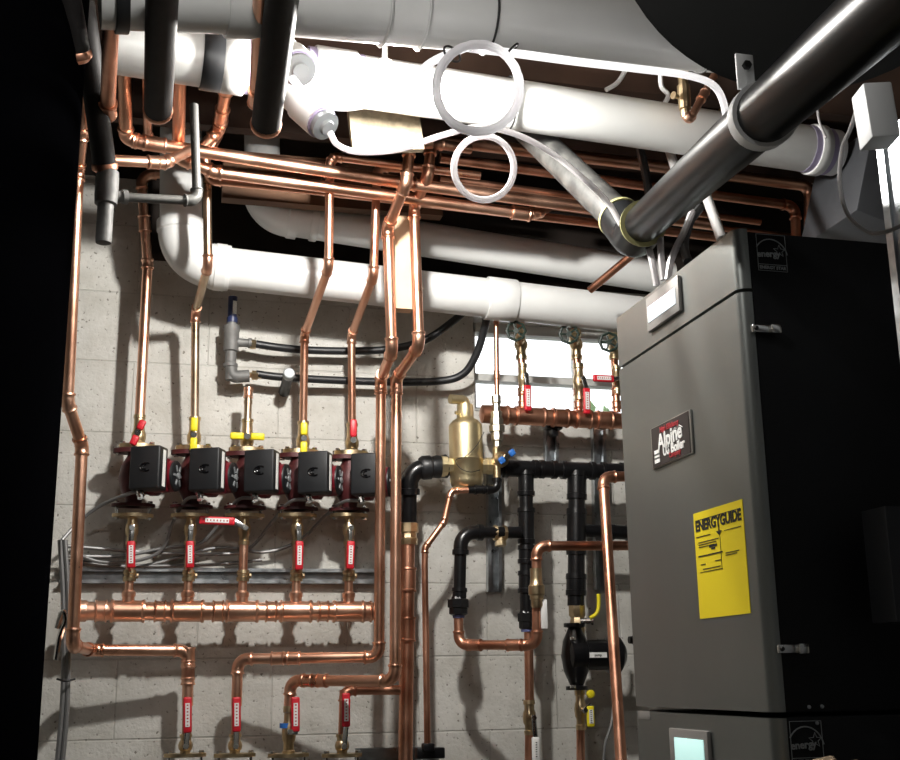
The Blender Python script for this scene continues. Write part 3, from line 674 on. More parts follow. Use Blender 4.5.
wire('armoured_cable', 'armoured cable from the rightmost pump curving behind the valves', [GL[4]+V((0, 0, -.01))] + PP([(343, 502, .16), (325, 516, .08), (300, 540, .04), (265, 552, .035), (215, 548, .03), (140, 566, .03), (66, 560, .05)]), .0048, FLEX)
wire('armoured_cable', 'pale armoured cable lying along the top of the horizontal strut', PP([(62, 563, .03), (110, 566, .032), (170, 566, .03), (225, 564, .03), (262, 560, .03)]), .0045, FLEX)
for k, (dx, lb) in enumerate(((0, 'armoured cable running down beside the black tank, left strand'), (5, 'armoured cable running down beside the black tank, right strand'))):
    wire('armoured_cable', lb, PP([(60+dx, 540, .3), (63+dx, 590, .3), (64+dx*.8, 650, .3), (62+dx, 710, .3), (56+dx, 775, .3)]), .006, FLEX)
wire('cable_tie', 'black cable tie around the two downward armoured cables', PP([(57, 679, .31), (66, 681, .325), (75, 679, .31)]), .0025, INK)
bm = NB(); sweep(bm, smooth_path(PP([(57, 628, .34), (63, 612, .35), (66, 620, .35), (60, 636, .34), (56, 660, .34)]), 6), .007, 8); tag(link('cable_loop', bm, CHR), 'pale looped cable end beside the black tank', 'cable')

# ------------------------------------------------------------------ steel hose manifold on the wall
def wp(x, y, o): return P(x, y, o)
c = P(231, 372, .07); root = thing('hose_manifold', 'grey steel tee manifold with a blue tipped top on the wall', 'manifold', c)
s = S(c); A, pr = ppro(231, .07, [(380, 5), (368, 5.5), (367, 7.2), (364, 7.2), (363, 5.5), (352, 5.5), (351, 7.6), (332, 7.6), (331, 8.2), (326, 8.2), (325, 5), (322, 5)], 350)
bm = NB(); turn(bm, A, Z1, pr, 16); link('body', bm, STEELG, root)
bm = NB(); sweep(bm, fillet(PP([(231, 366, .07), (231.5, 377, .07), (249, 376, .07)]), .018)[0], .0175, 14); link('elbow', bm, STEELG, root); bm = NB(); turn(bm, P(228, 342, .07), X1, [(0, .014), (.055, .012), (.056, .015), (.065, .015)], 12); link('side_outlet', bm, STEELG, root)
A, pr = ppro(232.5, .07, [(323, 5.5), (318, 5.5), (317, 4.6), (297, 4.6)], 310); bm = NB(); turn(bm, A, Z1, pr, 14); link('blue_tip', bm, mat('dark_blue', (.02, .03, .09), .4), root)
A, pr = ppro(233, .07, [(315, 4.8), (302, 4.8), (301, 4), (296, 4)], 310); bm = NB(); turn(bm, A, Z1, pr, 8); link('sleeve', bm, CHR, root)
for y, xx in ((344, 247), (375, 249)):
    bm = NB(); turn(bm, P(xx, y, .07), X1, [(0, .008), (.008, .008), (.008, .014), (.024, .014), (.024, .010), (.034, .010)], 6); link('hose_nut', bm, BRASS, root)
wire('rubber_hose', 'upper black rubber hose running right behind the risers', PP([(256, 344, .07), (275, 347, .07), (305, 350, .06), (350, 351, .06), (390, 349, .07), (425, 340, .09), (452, 322, .12), (468, 308, .16)]), .0115, RUB, 'hose', n=12)
wire('rubber_hose', 'lower black rubber hose curving up at its right end', PP([(256, 374, .07), (280, 377, .07), (330, 380, .06), (390, 382, .06), (440, 381, .07), (463, 374, .09), (476, 355, .12), (484, 330, .16), (488, 312, .2)]), .0115, RUB, 'hose', n=12)
c = P(288, 375, .10); root = thing('capped_stub', 'grey capped pipe stub jutting from the wall at the lower hose', 'pipe', P(284, 392, .01))
bm = NB(); turn(bm, P(284, 392, .01), P(289, 374, .13)-P(284, 392, .01), [(0, .016), (.06, .015), (.125, .015)], 14); link('tube', bm, RUB, root)
bm = NB(); d = (P(289, 374, .13)-P(284, 392, .01)).normalized(); turn(bm, P(289, 374, .13)-d*.012, d, [(0, .0165), (.018, .0165), (.02, .014)], 16); link('cap', bm, GREY, root)

# ------------------------------------------------------------------ white vent pipes
def pvc(label, pts, r, R, coll=(), m=PVC, skip=(), cm=None, prim=False):
    root = thing('plastic_vent_pipe', label, 'pipe', pts[0]); path, arcs = fillet(pts, R, 12); bm = NB(); sweep(bm, path, r, 32); link('tube', bm, m, root)
    for i, (arc, a, b, t) in enumerate(arcs):
        if i in skip: continue
        e = r*.55; rf = r*1.07
        q = [arc[0]+a*e, arc[0]+a*e*.1, arc[0]] + arc[1:-1] + [arc[-1], arc[-1]+b*e*.1, arc[-1]+b*e]
        bm = NB(); sweep(bm, q, [rf*1.06, rf*1.06, rf]+[rf]*(len(arc)-2)+[rf, rf*1.06, rf*1.06], 32); link('elbow', bm, m, root)
    for seg, t, L, mm in coll:
        A_, B_ = pts[seg], pts[seg+1]; c = A_.lerp(B_, t); d = (B_-A_).normalized(); bm = NB()
        turn(bm, c-d*L/2, d, [(0, r), (0, r*1.08), (.002, r*1.10), (L-.002, r*1.10), (L, r*1.08), (L, r)], 32); link('coupling', bm, mm or m, root)
        if prim and mm is not RUB:
            for k in (-1, 1):
                bm = NB(); turn(bm, c+d*(k*(L/2+.008))-d*.008, d, [(0, r), (0, r*1.012), (.016, r*1.012), (.016, r)], 32); link('primer_ring', bm, PRIM, root)
    return root
pvc('lower white vent pipe with a large left elbow, crossing behind the risers', PP([(181, 130, .23), (181, 263, .23), (660, 318, .23)]), .0565, .095,
    coll=[(1, .075, .05, None), (1, .645, .085, None)])
pvc('white vent pipe above the lower one, its left elbow turned up', PP([(262, 120, .19), (262, 214, .19), (670, 278, .19)]), .05, .08, coll=[(1, .12, .02, None)])
pvc('long white vent pipe under the ceiling from black pipes to the grey duct', PP([(108, 45, 1.02), (300, 75, .99), (350, 80, .98), (834, 153, .90)]), .0575, .1, skip=(0, 1),
    coll=[(0, .53, .045, RUB), (0, .64, .05, None), (2, -.03, .09, None), (2, .955, .03, PVCB)], prim=True)
pvc('topmost white vent pipe running along the upper edge of the view', PP([(99, -12, 1.50), (300, -2, 1.48), (790, 45, 1.42)]), .066, .1, skip=(0,),
    coll=[(0, .10, .022, RUB), (0, .76, .10, None), (1, .15, .004, PVCB), (1, .22, .004, PVCB)])
# capped branches beside the lamp
def branch(label, A, B, r, pm=GREY):
    root = thing('capped_branch', label, 'pipe', A); d = (B-A); L = d.length; bm = NB()
    turn(bm, A, d, [(0, r*.9), (L*.55, r*.9), (L*.56, r*1.08), (L, r*1.08), (L, r*.98)], 24); link('socket', bm, PVC, root)
    bm = NB(); turn(bm, B-d.normalized()*.002, d, [(0, r), (.008, r)], 24); link('primer_ring', bm, PRIM, root)
    bm = NB(); turn(bm, B+d.normalized()*.006, d, [(0, r*.93), (.012, r*.93), (.013, r*.5), (.022, r*.45)], 20); link('plug', bm, GREY, root)
branch('slanting white capped branch pointing down right under the long vent pipe', P(278, 84, 1.08), P(321, 122, 1.16), .032)
branch('short capped branch beside the black pipe and lamp', P(284, 50, 1.12), P(298, 68, 1.22), .034)
# black straps
def hoop(label, c, d, r, w=.0022):
    u, v2 = frame(d); bm = NB(); sweep(bm, [c + (u*math.cos(t*math.pi/16)+v2*math.sin(t*math.pi/16))*r for t in range(32)], w, 6, closed=True)
    tag(link('cable_tie', bm, INK), label, 'cable tie')
pa, pb = P(300, -2, 1.48), P(790, 45, 1.42)
for x, lb in ((470, 'black strap around the topmost white pipe above the tubing coil'), (693, 'black strap around the topmost white pipe beside the dark duct')):
    t = (x-300)/490; hoop(lb, pa.lerp(pb, t), pb-pa, .0685)
pa, pb = P(350, 80, .98), P(834, 153, .9); hoop('black strap around the long white pipe inside the tubing coil', pa.lerp(pb, .298), pb-pa+V((.2, 0, .1)), .0615)
# ------------------------------------------------------------------ milky tubing
def ring(label, cx, cy, rx, ry, off, r, m, turns=1.0, dz=.0):
    pts = [P(cx+rx*math.cos(t), cy+ry*math.sin(t), off+dz*t) for t in [2*math.pi*turns*k/40 for k in range(int(40*turns))]]
    bm = NB(); sweep(bm, pts, r, 10, closed=(turns == 1)); tag(link('tubing_coil', bm, m), label, 'tubing')
ring('large coil of milky plastic tubing hanging from the topmost pipe', 478, 88, 42, 44, 1.60, .0072, TUBE, 1.92, .004)
ring('small coil of milky plastic tubing below the large coil', 484, 168, 30, 32, 1.25, .0066, CLEAR)
hoop('black tie on the top left of the large tubing coil', P(452, 54, 1.605), P(458, 48, 1.6)-P(448, 60, 1.6), .016, .002)
hoop('black tie on the top right of the large tubing coil', P(511, 51, 1.605), P(504, 48, 1.6)-P(516, 60, 1.6), .016, .002)
wire('plastic_tube', 'milky tube from the slanting capped branch to the small coil and beyond', PP([(330, 133, 1.2), (338, 145, 1.21), (360, 152, 1.22), (400, 149, 1.24), (440, 136, 1.26), (478, 127, 1.28), (515, 134, 1.28), (550, 152, 1.26), (585, 180, 1.28), (608, 203, 1.28), (622, 226, 1.29)]), .006, CLEAR, 'tubing', n=10)
wire('plastic_tube', 'milky tube looping under the lamp up to the large coil', PP([(292, 78, 1.26), (310, 98, 1.28), (340, 107, 1.3), (375, 102, 1.36), (405, 86, 1.44), (432, 62, 1.54), (470, 46, 1.6)]), .0072, TUBE, 'tubing', n=10)
wire('plastic_tube', 'milky tube running right beneath the topmost pipe and dropping behind the black drain', PP([(470, 48, 1.64), (520, 54, 1.60), (580, 62, 1.56), (640, 69, 1.52), (690, 76, 1.46), (716, 88, 1.42), (726, 115, 1.4), (725, 150, 1.38)]), .0072, TUBE, 'tubing', n=10)

# ------------------------------------------------------------------ ceiling copper bundle
def bun(lb, l, r, m=COP, coup=(), **k): return pipe('copper_pipe', lb, PP(l), r, m, coup=coup, **k)
bun('topmost thick copper pipe of the ceiling bundle, elbowing down at the right', [(436, 140, .56), (640, 164, .52), (810, 186, .48), (810, 262, .48)], .0172, COP, R=.03, skip=(0,))
bun('second copper pipe of the ceiling bundle with a right elbow inside the first', [(440, 158, .46), (795, 206, .46), (797, 262, .46)], .014, COPD, R=.028)
bun('copper pipe crossing the bundle front from the far left joint to the right', [(124, 62, .84), (126, 138, .66), (140, 142, .66), (410, 184, .575), (720, 226, .56)], .0152, COP, R=.024, coup=[(2, .05)])
bun('copper pipe of the ceiling bundle just below the crossing one', [(180, 68, .84), (178, 158, .58), (215, 172, .565), (525, 214, .51)], .0152, COP, R=.024, coup=[(2, .985)])
bun('lowest long copper pipe of the ceiling bundle', [(219, 134, .48), (204, 160, .46), (212, 180, .44), (330, 192, .44), (740, 240, .42)], .0125, COPD, R=.02)
bun('copper pipe running from the black drop pipe into the left joint cluster', [(108, 160, .80), (165, 163, .76), (190, 150, .70)], .0125, COP, R=.02, coup=[(0, .85)])
bun('slanting copper feeder from the ceiling into the left joint cluster', [(230, 66, .86), (219, 130, .62), (200, 150, .60)], .0142, COP, R=.024, coup=[(0, .3), (0, .75)])
bun('thin copper pipe high in the left joint cluster', [(147, 75, .9), (148, 138, .52), (165, 146, .5), (330, 166, .46)], .0105, COPD, R=.018)
bun('thin copper pipe at the back of the bundle right of the coils', [(440, 178, .36), (760, 222, .36)], .0105, COPD)
bun('faint copper pipe lowest at the back of the bundle', [(545, 206, .30), (800, 238, .30)], .0105, COPD)
c = P(545, 211, .5); 
bun('small copper elbow joining the bundle below the small tubing coil', [(527, 214, .51), (538, 213, .51), (556, 203, .38)], .0135, COP, R=.018)
bun('slanting copper pipe passing behind the hub of the black drain', [(590, 290, .42), (655, 236, .62)], .0105, COPD)
# upper loose ones
bun('vertical copper pipe between the black drop pipe and first black insulated pipe', [(113, -25, 1.55), (107.5, 112, 1.10)], .0142, COPD, coup=[(0, .97)])
bun('copper pipe hugging the left side of the second insulated pipe', [(262, -25, 1.62), (256.5, 100, 1.25)], .0135, COP, coup=[(0, .97)])
for lb, a, b, r in (('first black insulated pipe hanging under the white pipes', (163, -30, 1.66), (158, 110, 1.22), .026), ('second black insulated pipe, beside the bright lamp', (286, -30, 1.66), (266, 124, 1.26), .0275),
                    ):
    A, B = P(*a), P(*b); root = thing('insulated_pipe', lb, 'pipe', B, 'black insulated pipes'); bm = NB(); sweep(bm, [A, B], r, 20); link('insulation', bm, FOAM, root)
    d = (B-A).normalized(); bm = NB(); turn(bm, B-d*.005, d, [(0, r*1.0), (.004, r*1.08), (.012, r*1.05), (.02, r*.8), (.022, r*.8), (.03, r*.55)], 18); link('copper_end', bm, COPD, root)
A, B = P(78, -30, 1.25), P(105, 168, 1.05)
root = thing('insulated_pipe', 'leaning black insulated pipe ending in a grey steel tee', 'pipe', B); bm = NB(); sweep(bm, [A, B], .0225, 20); link('insulation', bm, FOAM, root)
d = (B-A).normalized(); bm = NB(); turn(bm, B-d*.01, d, [(0, .023), (.004, .0255), (.012, .0255), (.016, .02)], 18); link('copper_end', bm, COPD, root)
A, B = P(62, -30, 1.5), P(77, 56, 1.4); root = thing('insulated_pipe', 'stubby dark insulated pipe at the top left corner', 'pipe', B); bm = NB(); sweep(bm, [A, B], .023, 18); link('insulation', bm, FOAM, root)
d = (B-A).normalized(); bm = NB(); turn(bm, B-d*.01, d, [(0, .023), (.004, .0255), (.012, .0255), (.02, .018)], 18); link('copper_end', bm, COPD, root)
c = P(105, 180, 1.05); root = thing('steel_tee', 'grey steel tee with a capped leg below the leaning black pipe', 'fitting', c); s = S(c)
A, pr = ppro(106, 1.05, [(244, 5), (243, 7.6), (238, 8), (205, 8), (204, 11), (196, 11.6), (178, 11.6), (172, 11)], 200); bm = NB(); turn(bm, A, Z1, pr, 18); link('body', bm, STEELG, root)
bm = NB(); turn(bm, P(106, 196, 1.05), P(124, 197, 1.04)-P(106, 196, 1.05), [(0, .012), (.032, .012), (.032, .0145), (.042, .0145)], 14); link('side_outlet', bm, STEELG, root)
GREYD = mat('dark_pipe_paint', (.09, .09, .085), .5, .3)
pipe('steel_pipe', 'thin grey steel pipe running right from the steel tee and turning up', PP([(120, 197, 1.04), (197, 201, 1.0), (194, 105, .98)]), .0092, GREYD, R=.02, fit=1.3)

# ------------------------------------------------------------------ black drain pipe
hub = P(634, 232, 1.22)
A, B = hub, P(905, -12, 2.5)
root = thing('black_drain_pipe', 'large black plastic drain pipe slanting up to the right corner', 'pipe', A)
d = (B-A).normalized(); bm = NB(); sweep(bm, [A, B+d*.22], .037, 28); link('tube', bm, mat('black_abs', (.012, .013, .014), .30, 0, .3, 10, spec=.06), root)
e = P(488, 92, .50); d2 = (e-hub).normalized()
bm = NB(); sweep(bm, fillet([hub+d*.10, hub-V((0, 0, .012)), hub+d2*.07], .05, 10)[0], .0445, 28); link('elbow', bm, MATS['black_abs'], root)
YG = mat('glue_ring', (.38, .36, .16), .5)
bm = NB(); turn(bm, hub+d*.10, d, [(0, .04), (.0, .0458), (.006, .0458), (.006, .039)], 28); link('glue_ring', bm, YG, root)
bm = NB(); turn(bm, hub+d2*.07, d2, [(0, .04), (0, .0458), (.008, .0458), (.008, .039)], 28); link('glue_ring', bm, YG, root)
bm = NB(); sweep(bm, [hub+d2*.07, e], .036, 24); link('dusty_leg', bm, DUST, root)
hc = A.lerp(B, .675)
root = thing('pipe_hanger', 'white metal strap hanger around the black drain pipe', 'hanger', hc)
bm = NB(); turn(bm, hc-d*.013, d, [(0, .039), (0, .0425), (.026, .0425), (.026, .039)], 28); link('strap', bm, PAPER, root)
bm = NB(); box(bm, hc+V((-.02, 0, .058)), (.024, .004, .05), bev=.001); link('tab', bm, PAPER, root)
bm = NB(); hexnut(bm, hc+V((-.02, -.003, .065)), Y1*-1, .006, .006); link('bolt', bm, INK, root)

# ------------------------------------------------------------------ gas cock & bits above the long vent pipe
c = P(683, 108, .80); root = thing('drain_cock', 'small brass boiler drain in front of the long white pipe', 'valve', P(684, 112, 1.05))
A, pr = ppro(684, 1.06, [(118, 3), (116, 4.5), (110, 4.5), (109, 6), (95, 6.5), (86, 6.5), (85, 5), (74, 5), (73, 6), (68, 6), (67, 3)], 95); bm = NB(); turn(bm, A, Z1, pr, 10); link('body', bm, BRASS, root)
bm = NB(); turn(bm, P(678, 97, 1.07), V((-1, -.4, 0)), [(0, .005), (.012, .005), (.012, .009), (.016, .009)], 8); link('knob', bm, BRASS, root)
pipe('copper_pipe', 'short bright copper elbow slanting up from the brass drain', PP([(685, 112, 1.06), (689, 121, 1.06), (714, 76, 1.02)]), .0092, COP, R=.014, coup=[(1, .55)])
for lb, l, r, m in (('copper pipe seen between the white pipes, leaning right', [(590, 100, .62), (612, 62, .62)], .011, COPD),
                    ):
    pipe('copper_pipe', lb, PP(l), r, m)
wire('armoured_cable', 'armoured cable looping in the gap between the white pipes', PP([(565, 62, .8), (585, 75, .8), (610, 82, .8), (640, 78, .8), (662, 70, .8)]), .0055, FLEX)
wire('white_cable', 'bent white cable left of the gap between the white pipes', PP([(606, 90, .85), (618, 82, .85), (628, 66, .85), (634, 60, .85)]), .006, PAPER)
wire('white_cable', 'white cable hanging in the gap near the brass drain', PP([(661, 60, .9), (661, 85, .9), (668, 95, .9), (664, 105, .9)]), .006, PAPER)
# white conduits dropping to the boiler
BORDW = mat('conduit_white', (.7, .7, .7), .3, .3)
for lb, l, r in (('left white conduit dropping behind the black drain to the boiler', [(666, 140, .75), (690, 215, .9)], .0115), ('right white conduit dropping behind the black drain to the boiler', [(690, 150, .80), (722, 240, 1.10)], .0115)):
    bm = NB(); sweep(bm, PP(l), r, 14); tag(link('white_conduit', bm, BORDW), lb, 'conduit', 'white conduits above the boiler')
for lb, l in (('left clear vinyl tube rising from the boiler top', [(657, 286, 1.3), (653, 265, 1.3), (648, 245, 1.28)]), ('middle clear vinyl tube rising from the boiler top', [(664, 280, 1.33), (661, 255, 1.33), (660, 232, 1.31)]),
              ('right clear vinyl tube arching from the boiler top', [(668, 280, 1.36), (672, 258, 1.36), (684, 232, 1.36), (692, 212, 1.3)])):
    wire('vinyl_tube', lb, PP(l), .007, CLEAR, 'tubing')
wire('rubber_hose', 'dark bent hose above the boiler top', PP([(688, 262, 1.4), (684, 245, 1.36), (690, 222, 1.3), (700, 208, 1.2)]), .009, RUB, 'hose')
wire('rubber_hose', 'dark cable bundle hanging in front of the copper bundle', PP([(640, 148, .7), (646, 175, .68), (650, 200, .68), (656, 225, .7)]), .012, RUB, 'cable')

# ------------------------------------------------------------------ wood bits
bm = NB(); a = P(396, 215, .44); b2 = P(412, 309, .44); box(bm, (a+b2)/2+V((0, .019, .0)), (b2.x-a.x+.006, .038, a.z-b2.z)); tag(link('wood_block', bm, WOODL, smooth=False), 'pale vertical pine block behind the twin zigzag pipes', 'wood block')
bm = NB(); c = P(384, 118, .80); box(bm, c, (.17, .02, .17), (V((1, 0, .12)).normalized(), Y1, V((-.12, 0, 1)).normalized())); tag(link('chipboard', bm, PLY, smooth=False), 'rough chipboard patch below the long vent pipe near the lamp', 'wood board')
bm = NB(); c = P(738, 98, .70); u = (P(748, 80, .7)-P(724, 118, .7)).normalized(); box(bm, c, (.05, .03, .16), (u.cross(Y1), Y1, u)); tag(link('wood_brace', bm, mat('yellow_pine', (.62, .38, .12), .7, 0, .3, 10), smooth=False), 'yellowish pine brace right of the brass drain', 'wood brace')
bm = NB(); slab(bm, .14, .75, -.30, -.262, 2.56, 2.70); 
tag(link('wood_ledger', bm, WOOD, smooth=False), 'brown ledger board lit behind the left copper bundle', 'wood board')

# ------------------------------------------------------------------ boilers
BXF = .9; YN, YF = -1.665, -1.152
ZT, ZS, ZB = 2.008, 1.902, 1.240
XB = 1.55
def q(x, y, dx=0.0): return PX(x, y, BXF-dx) if dx else PX(x, y, BXF)
def boiler(root, z0, z1, seam):
    bm = NB(); box(bm, V(((BXF+.023+XB)/2, (YN+YF)/2, (z0+z1)/2)), (XB-BXF-.023, YF-YN-.004, z1-z0), bev=.004); link('cabinet', bm, SBLK, root)
def fpanel(root, name, z0, z1):
    bm = NB(); y0, y1 = YN, YF; x0 = BXF; r = .018; o = []
    o += [V((x0+.022, y1, z0)), V((x0, y1, z0))]
    for k in range(7): a = math.pi/2*k/6; o.append(V((x0+r-r*math.cos(a), y0+r-r*math.sin(a), z0)))
    o.append(V((x0+.022, y0, z0))); prism(bm, o, V((0, 0, z1-z0)))
    p = link(name, bm, STEEL, root, sharp=40)
    return p
root = thing('boiler', 'tall grey steel boiler with black sides and a yellow energy label', 'boiler', V((BXF, YN, ZB)))
boiler(root, ZB+.004, ZT-.003, 0)
fpanel(root, 'top_panel', ZS+.003, ZT); fpanel(root, 'front_door', ZB+.005, ZS-.003)
def quad(root, name, x0, y0, x1, y1, m, th=.004, lift=.0):
    """panel on the boiler front between two pixel corners: left-bottom, right-top"""
    a, b2 = PX(x0, y0, BXF), PX(x1, y1, BXF); bm = NB()
    box(bm, V((BXF-th/2-lift, (a.y+b2.y)/2, (a.z+b2.z)/2)), (th, abs(a.y-b2.y), abs(a.z-b2.z)), bev=th*.3)
    return link(name, bm, m, root), a, b2
d_, _, _ = quad(root, 'display', 651, 333, 681, 275, BEZ, .008)
s_, _, _ = quad(d_, 'screen', 653, 323, 679, 288, SCR, .002, .008)
FY, FZ = V((0, -1, 0)), Z1        # reading direction on the front face, seen from -X
# badge
a, b2 = PX(654.5, 470, BXF), PX(692, 409, BXF)
bm = NB(); cy, cz = (a.y+b2.y)/2, (a.z+b2.z)/2; w_, h_ = abs(a.y-b2.y), abs(a.z-b2.z)
box(bm, V((BXF-.002, cy, cz)), (.004, w_, h_), bev=.0015); bdg = link('badge', bm, BORD, root)
bm = NB(); box(bm, V((BXF-.0045, cy, cz)), (.001, w_*.93, h_*.94)); bf = link('badge_face', bm, BADGE, bdg)
xx = BXF-.0055
text('High Efficiency', .0135, V((xx, cy, cz+h_*.34)), FY, FZ, REDI, bdg, bold=.0004)
text('Alpine', .040, V((xx, cy, cz+h_*.08)), V((0, -1, .06)), FZ, WHT, bdg, bold=.0010)
text('US Boiler', .0235, V((xx, cy-.014, cz-h_*.20)), FY, FZ, WHT, bdg, bold=.0008)
text('Company', .0125, V((xx, cy-.018, cz-h_*.345)), FY, FZ, REDI, bdg, bold=.0003)
bm = NB()
for dz in (-.15, -.24, -.33): box(bm, V((xx, cy+w_*.34, cz+h_*dz)), (.0008, .022, .010))
sweep(bm, [V((xx, cy-.01, cz+h_*.17)), V((xx, cy-.024, cz+h_*.23)), V((xx, cy-.03, cz+h_*.2)), V((xx, cy-.042, cz+h_*.25)), V((xx, cy-.055, cz+h_*.17))], .001, 5)
link('badge_emblem', bm, WHT, bdg)
# energy guide
a, b2 = PX(700.5, 619, BXF), PX(742.5, 499, BXF); cy, cz = (a.y+b2.y)/2, (a.z+b2.z)/2; w_, h_ = abs(a.y-b2.y), abs(a.z-b2.z)
bm = NB(); box(bm, V((BXF-.0005, cy, cz)), (.001, w_, h_)); eg = link('energy_label', bm, YLW, root)
eg['label'] = 'yellow paper energy label'
xx = BXF-.0014
text('ENERGYGUIDE', .0245, V((xx, cy, cz+h_*.365)), FY, FZ, INK, eg, bold=.0009, ext=.0003)
bm = NB()
def ln(y0, z0, w, h=.0012): box(bm, V((xx, cy - w_*(y0+w/2-.5), cz + h_*(.5-z0))), (.0006, w_*w, h))
ln(.04, .075, .92, .0008); ln(.04, .235, .3); ln(.62, .235, .33, .0008)
for k in range(3): ln(.08, .29+.022*k, .42-.05*k)
ln(.06, .42, .5, .002); ln(.06, .30, .004, .001); ln(.08, .57, .46, .0009); ln(.62, .44, .26, .001); ln(.62, .46, .22, .001)
ln(.30, .345, .16, .004); ln(.34, .37, .08, .003); ln(.10, .50, .10); ln(.4, .49, .12); ln(.14, .545, .36)
box(bm, V((xx, cy-w_*.02, cz+h_*(.5-.20))), (.0006, .0035, h_*.06))
prism(bm, [V((xx, cy-w_*.02+s, cz+h_*(.5-z))) for s, z in ((.010, .225), (0, .262), (-.010, .225))], V((-.0006, 0, 0)))
box(bm, V((xx, cy-w_*(.53-.5)-.0, cz+h_*(.5-.41))), (.0006, .0008, h_*.34))
link('printed_lines', bm, INK, eg, smooth=False)
def latch(root, px, py):
    p = P(px, py, -YN); bm = NB(); c = V((BXF+.030, YN-.006, p.z)); box(bm, c, (.035, .010, .013), bev=.002); box(bm, c+V((.022, -.004, 0)), (.018, .012, .016), bev=.003)
    l = link('latch', bm, CHR, root); bm = NB(); turn(bm, c+V((-.012, -.005, 0)), Y1*-1, [(0, .004), (.003, .003)], 10); link('screw', bm, INK, l)
latch(root, 757, 330); latch(root, 784, 649)
def estar(root, cx, cy, w, bar=True):
    c = V((cx, YN-.001, cy)); yy = YN-.0012; m = GREY
    def pt(u, v2): return V((cx+u*w/2, yy, cy+v2*w/2))
    bm = NB()
    sweep(bm, [pt(-1, -1), pt(-1, 1), pt(1, 1), pt(1, -1)], .0007, 5, closed=True)
    if bar: sweep(bm, [pt(-1, -1), pt(-1, -1.42), pt(1, -1.42), pt(1, -1)], .0007, 5)
    sweep(bm, [pt(1.15*math.cos(math.radians(t))-.05, 1.25*math.sin(math.radians(t))-.55) for t in range(12, 150, 8)], .0011, 5)
    st = []
    for k in range(10):
        a = math.pi/2+math.pi*k/5; rr = .42 if k % 2 == 0 else .18; st.append(pt(.55+rr*math.cos(a), -.05+rr*math.sin(a)))
    sweep(bm, st, .0008, 5, closed=True)
    e = link('efficiency_mark', bm, m, root)
    text('energy', w*.30, pt(-.22, -.3), V((1, 0, .06)), Z1, m, e, bold=.0004, ext=.0004)
    if bar: text('ENERGY STAR', w*.145, pt(0, -1.21), X1, Z1, m, e, bold=.0002, ext=.0004)
c = P(771, 250, -YN); estar(root, c.x, c.z, .052)
bm = NB(); p = P(886, 556, -YN)
# lower boiler
root = thing('boiler', 'lower grey boiler under the tall one, only its small green screen showing', 'boiler', V((BXF, YN, 0)))
boiler(root, 0.0, ZB-.002, 0); fpanel(root, 'top_panel', 1.0, ZB-.004); fpanel(root, 'front_door', .05, .994)
d_, _, _ = quad(root, 'display', 676, 790, 711, 731, BEZ, .008); d2_, _, _ = quad(d_, 'screen', 680.5, 760, 708, 740, SCR2, .002, .008)
quad(root, 'rating_sticker', 639, 719, 650, 711.5, BEZ, .001)
c = P(806, 738, -YN); estar(root, c.x, c.z-.002, .052)
bm = NB()
for x, y in ((809, 707), (822, 706.5), (817, 723)): p = P(x, y, -YN); turn(bm, V((p.x, YN, p.z)), Y1*-1, [(0, .003), (.002, .0025)], 10)
link('screw_heads', bm, GREY, root)

# ------------------------------------------------------------------ right edge: cabinet, box, cable, panel
yb = -1.95
a, b2 = P(880, 148, 1.95), P(893, 420, 1.95)
bm = NB(); slab(bm, a.x, a.x+.30, yb-.32, yb, 0.0, a.z+.02); cabo = thing('metal_cabinet', 'pale grey sheet metal cabinet standing at the right edge', 'cabinet', V((a.x, yb, 0)))
link('body', bm, mat('light_sheet_metal', (.42, .45, .48), .35, .6, .15, 6), cabo, smooth=False)
bm = NB(); slab(bm, a.x-.004, a.x, yb-.012, yb+.003, 0, a.z); link('edge_trim', bm, GALV, cabo, smooth=False)
c = P(886, 106, 2.05); bm = NB(); box(bm, c+V((.004, .03, .0)), (.040, .045, .080), (V((.97, -.2, .06)).normalized(), V((.2, .97, 0)).normalized(), V((-.06, 0, 1)).normalized()), bev=.003)
tag(link('junction_box', bm, PAPER), 'small bright white metal box above the sheet metal cabinet', 'electrical box')
wire('grey_cable', 'grey cable looping down from the white box along the cabinet', PP([(856, 112, 1.98), (850, 130, 1.96), (842, 150, 1.94), (840, 185, 1.94), (848, 215, 1.95), (868, 232, 1.97), (885, 232, 2.0), (905, 224, 2.02)]), .003, mat('cable_grey', (.28, .27, .27), .5))
c = P(905, 558, 1.8); bm = NB(); slab(bm, c.x-.024, c.x+.20, -1.80, -1.74, c.z-.09, c.z+.075)
tag(link('black_control_box', bm, mat('control_black', (.008, .009, .011), .45), smooth=False), 'matte black box at the right edge beside the boiler side', 'electrical box')
# grey duct behind the black drain on the right
bm = NB(); c = P(862, 200, .95); box(bm, c+V((.12, .05, -.0)), (.33, .26, .24), (V((.95, 0, -.3)).normalized(), Y1, V((.3, 0, .95)).normalized()), bev=.004)
tag(link('sheet_metal_duct', bm, mat('duct_grey', (.09, .095, .105), .45, .5)), 'dark grey rectangular duct right of the long vent pipe end', 'duct')
wire('grey_cable', 'thin pale cable dropping beside the grey duct', PP([(817, 100, 1.1), (819, 120, 1.1), (826, 138, 1.1)]), .003, MATS['cable_grey'])
# large dark round duct at the top
c0 = P(812, -118, 2.06); 
bm = NB(); ax_ = (c0-CAM).normalized(); R_ = .282
turn(bm, c0, ax_, [(0, R_*.97), (.004, R_*1.012), (.02, R_*1.012), (.024, R_), (.25, R_), (.26, R_*.97)], 64)
root = thing('round_duct', 'big dark round duct at the upper right corner', 'duct', c0)
link('drum', bm, mat('duct_dark', (.012, .013, .013), .7, 0, .3, 5), root)
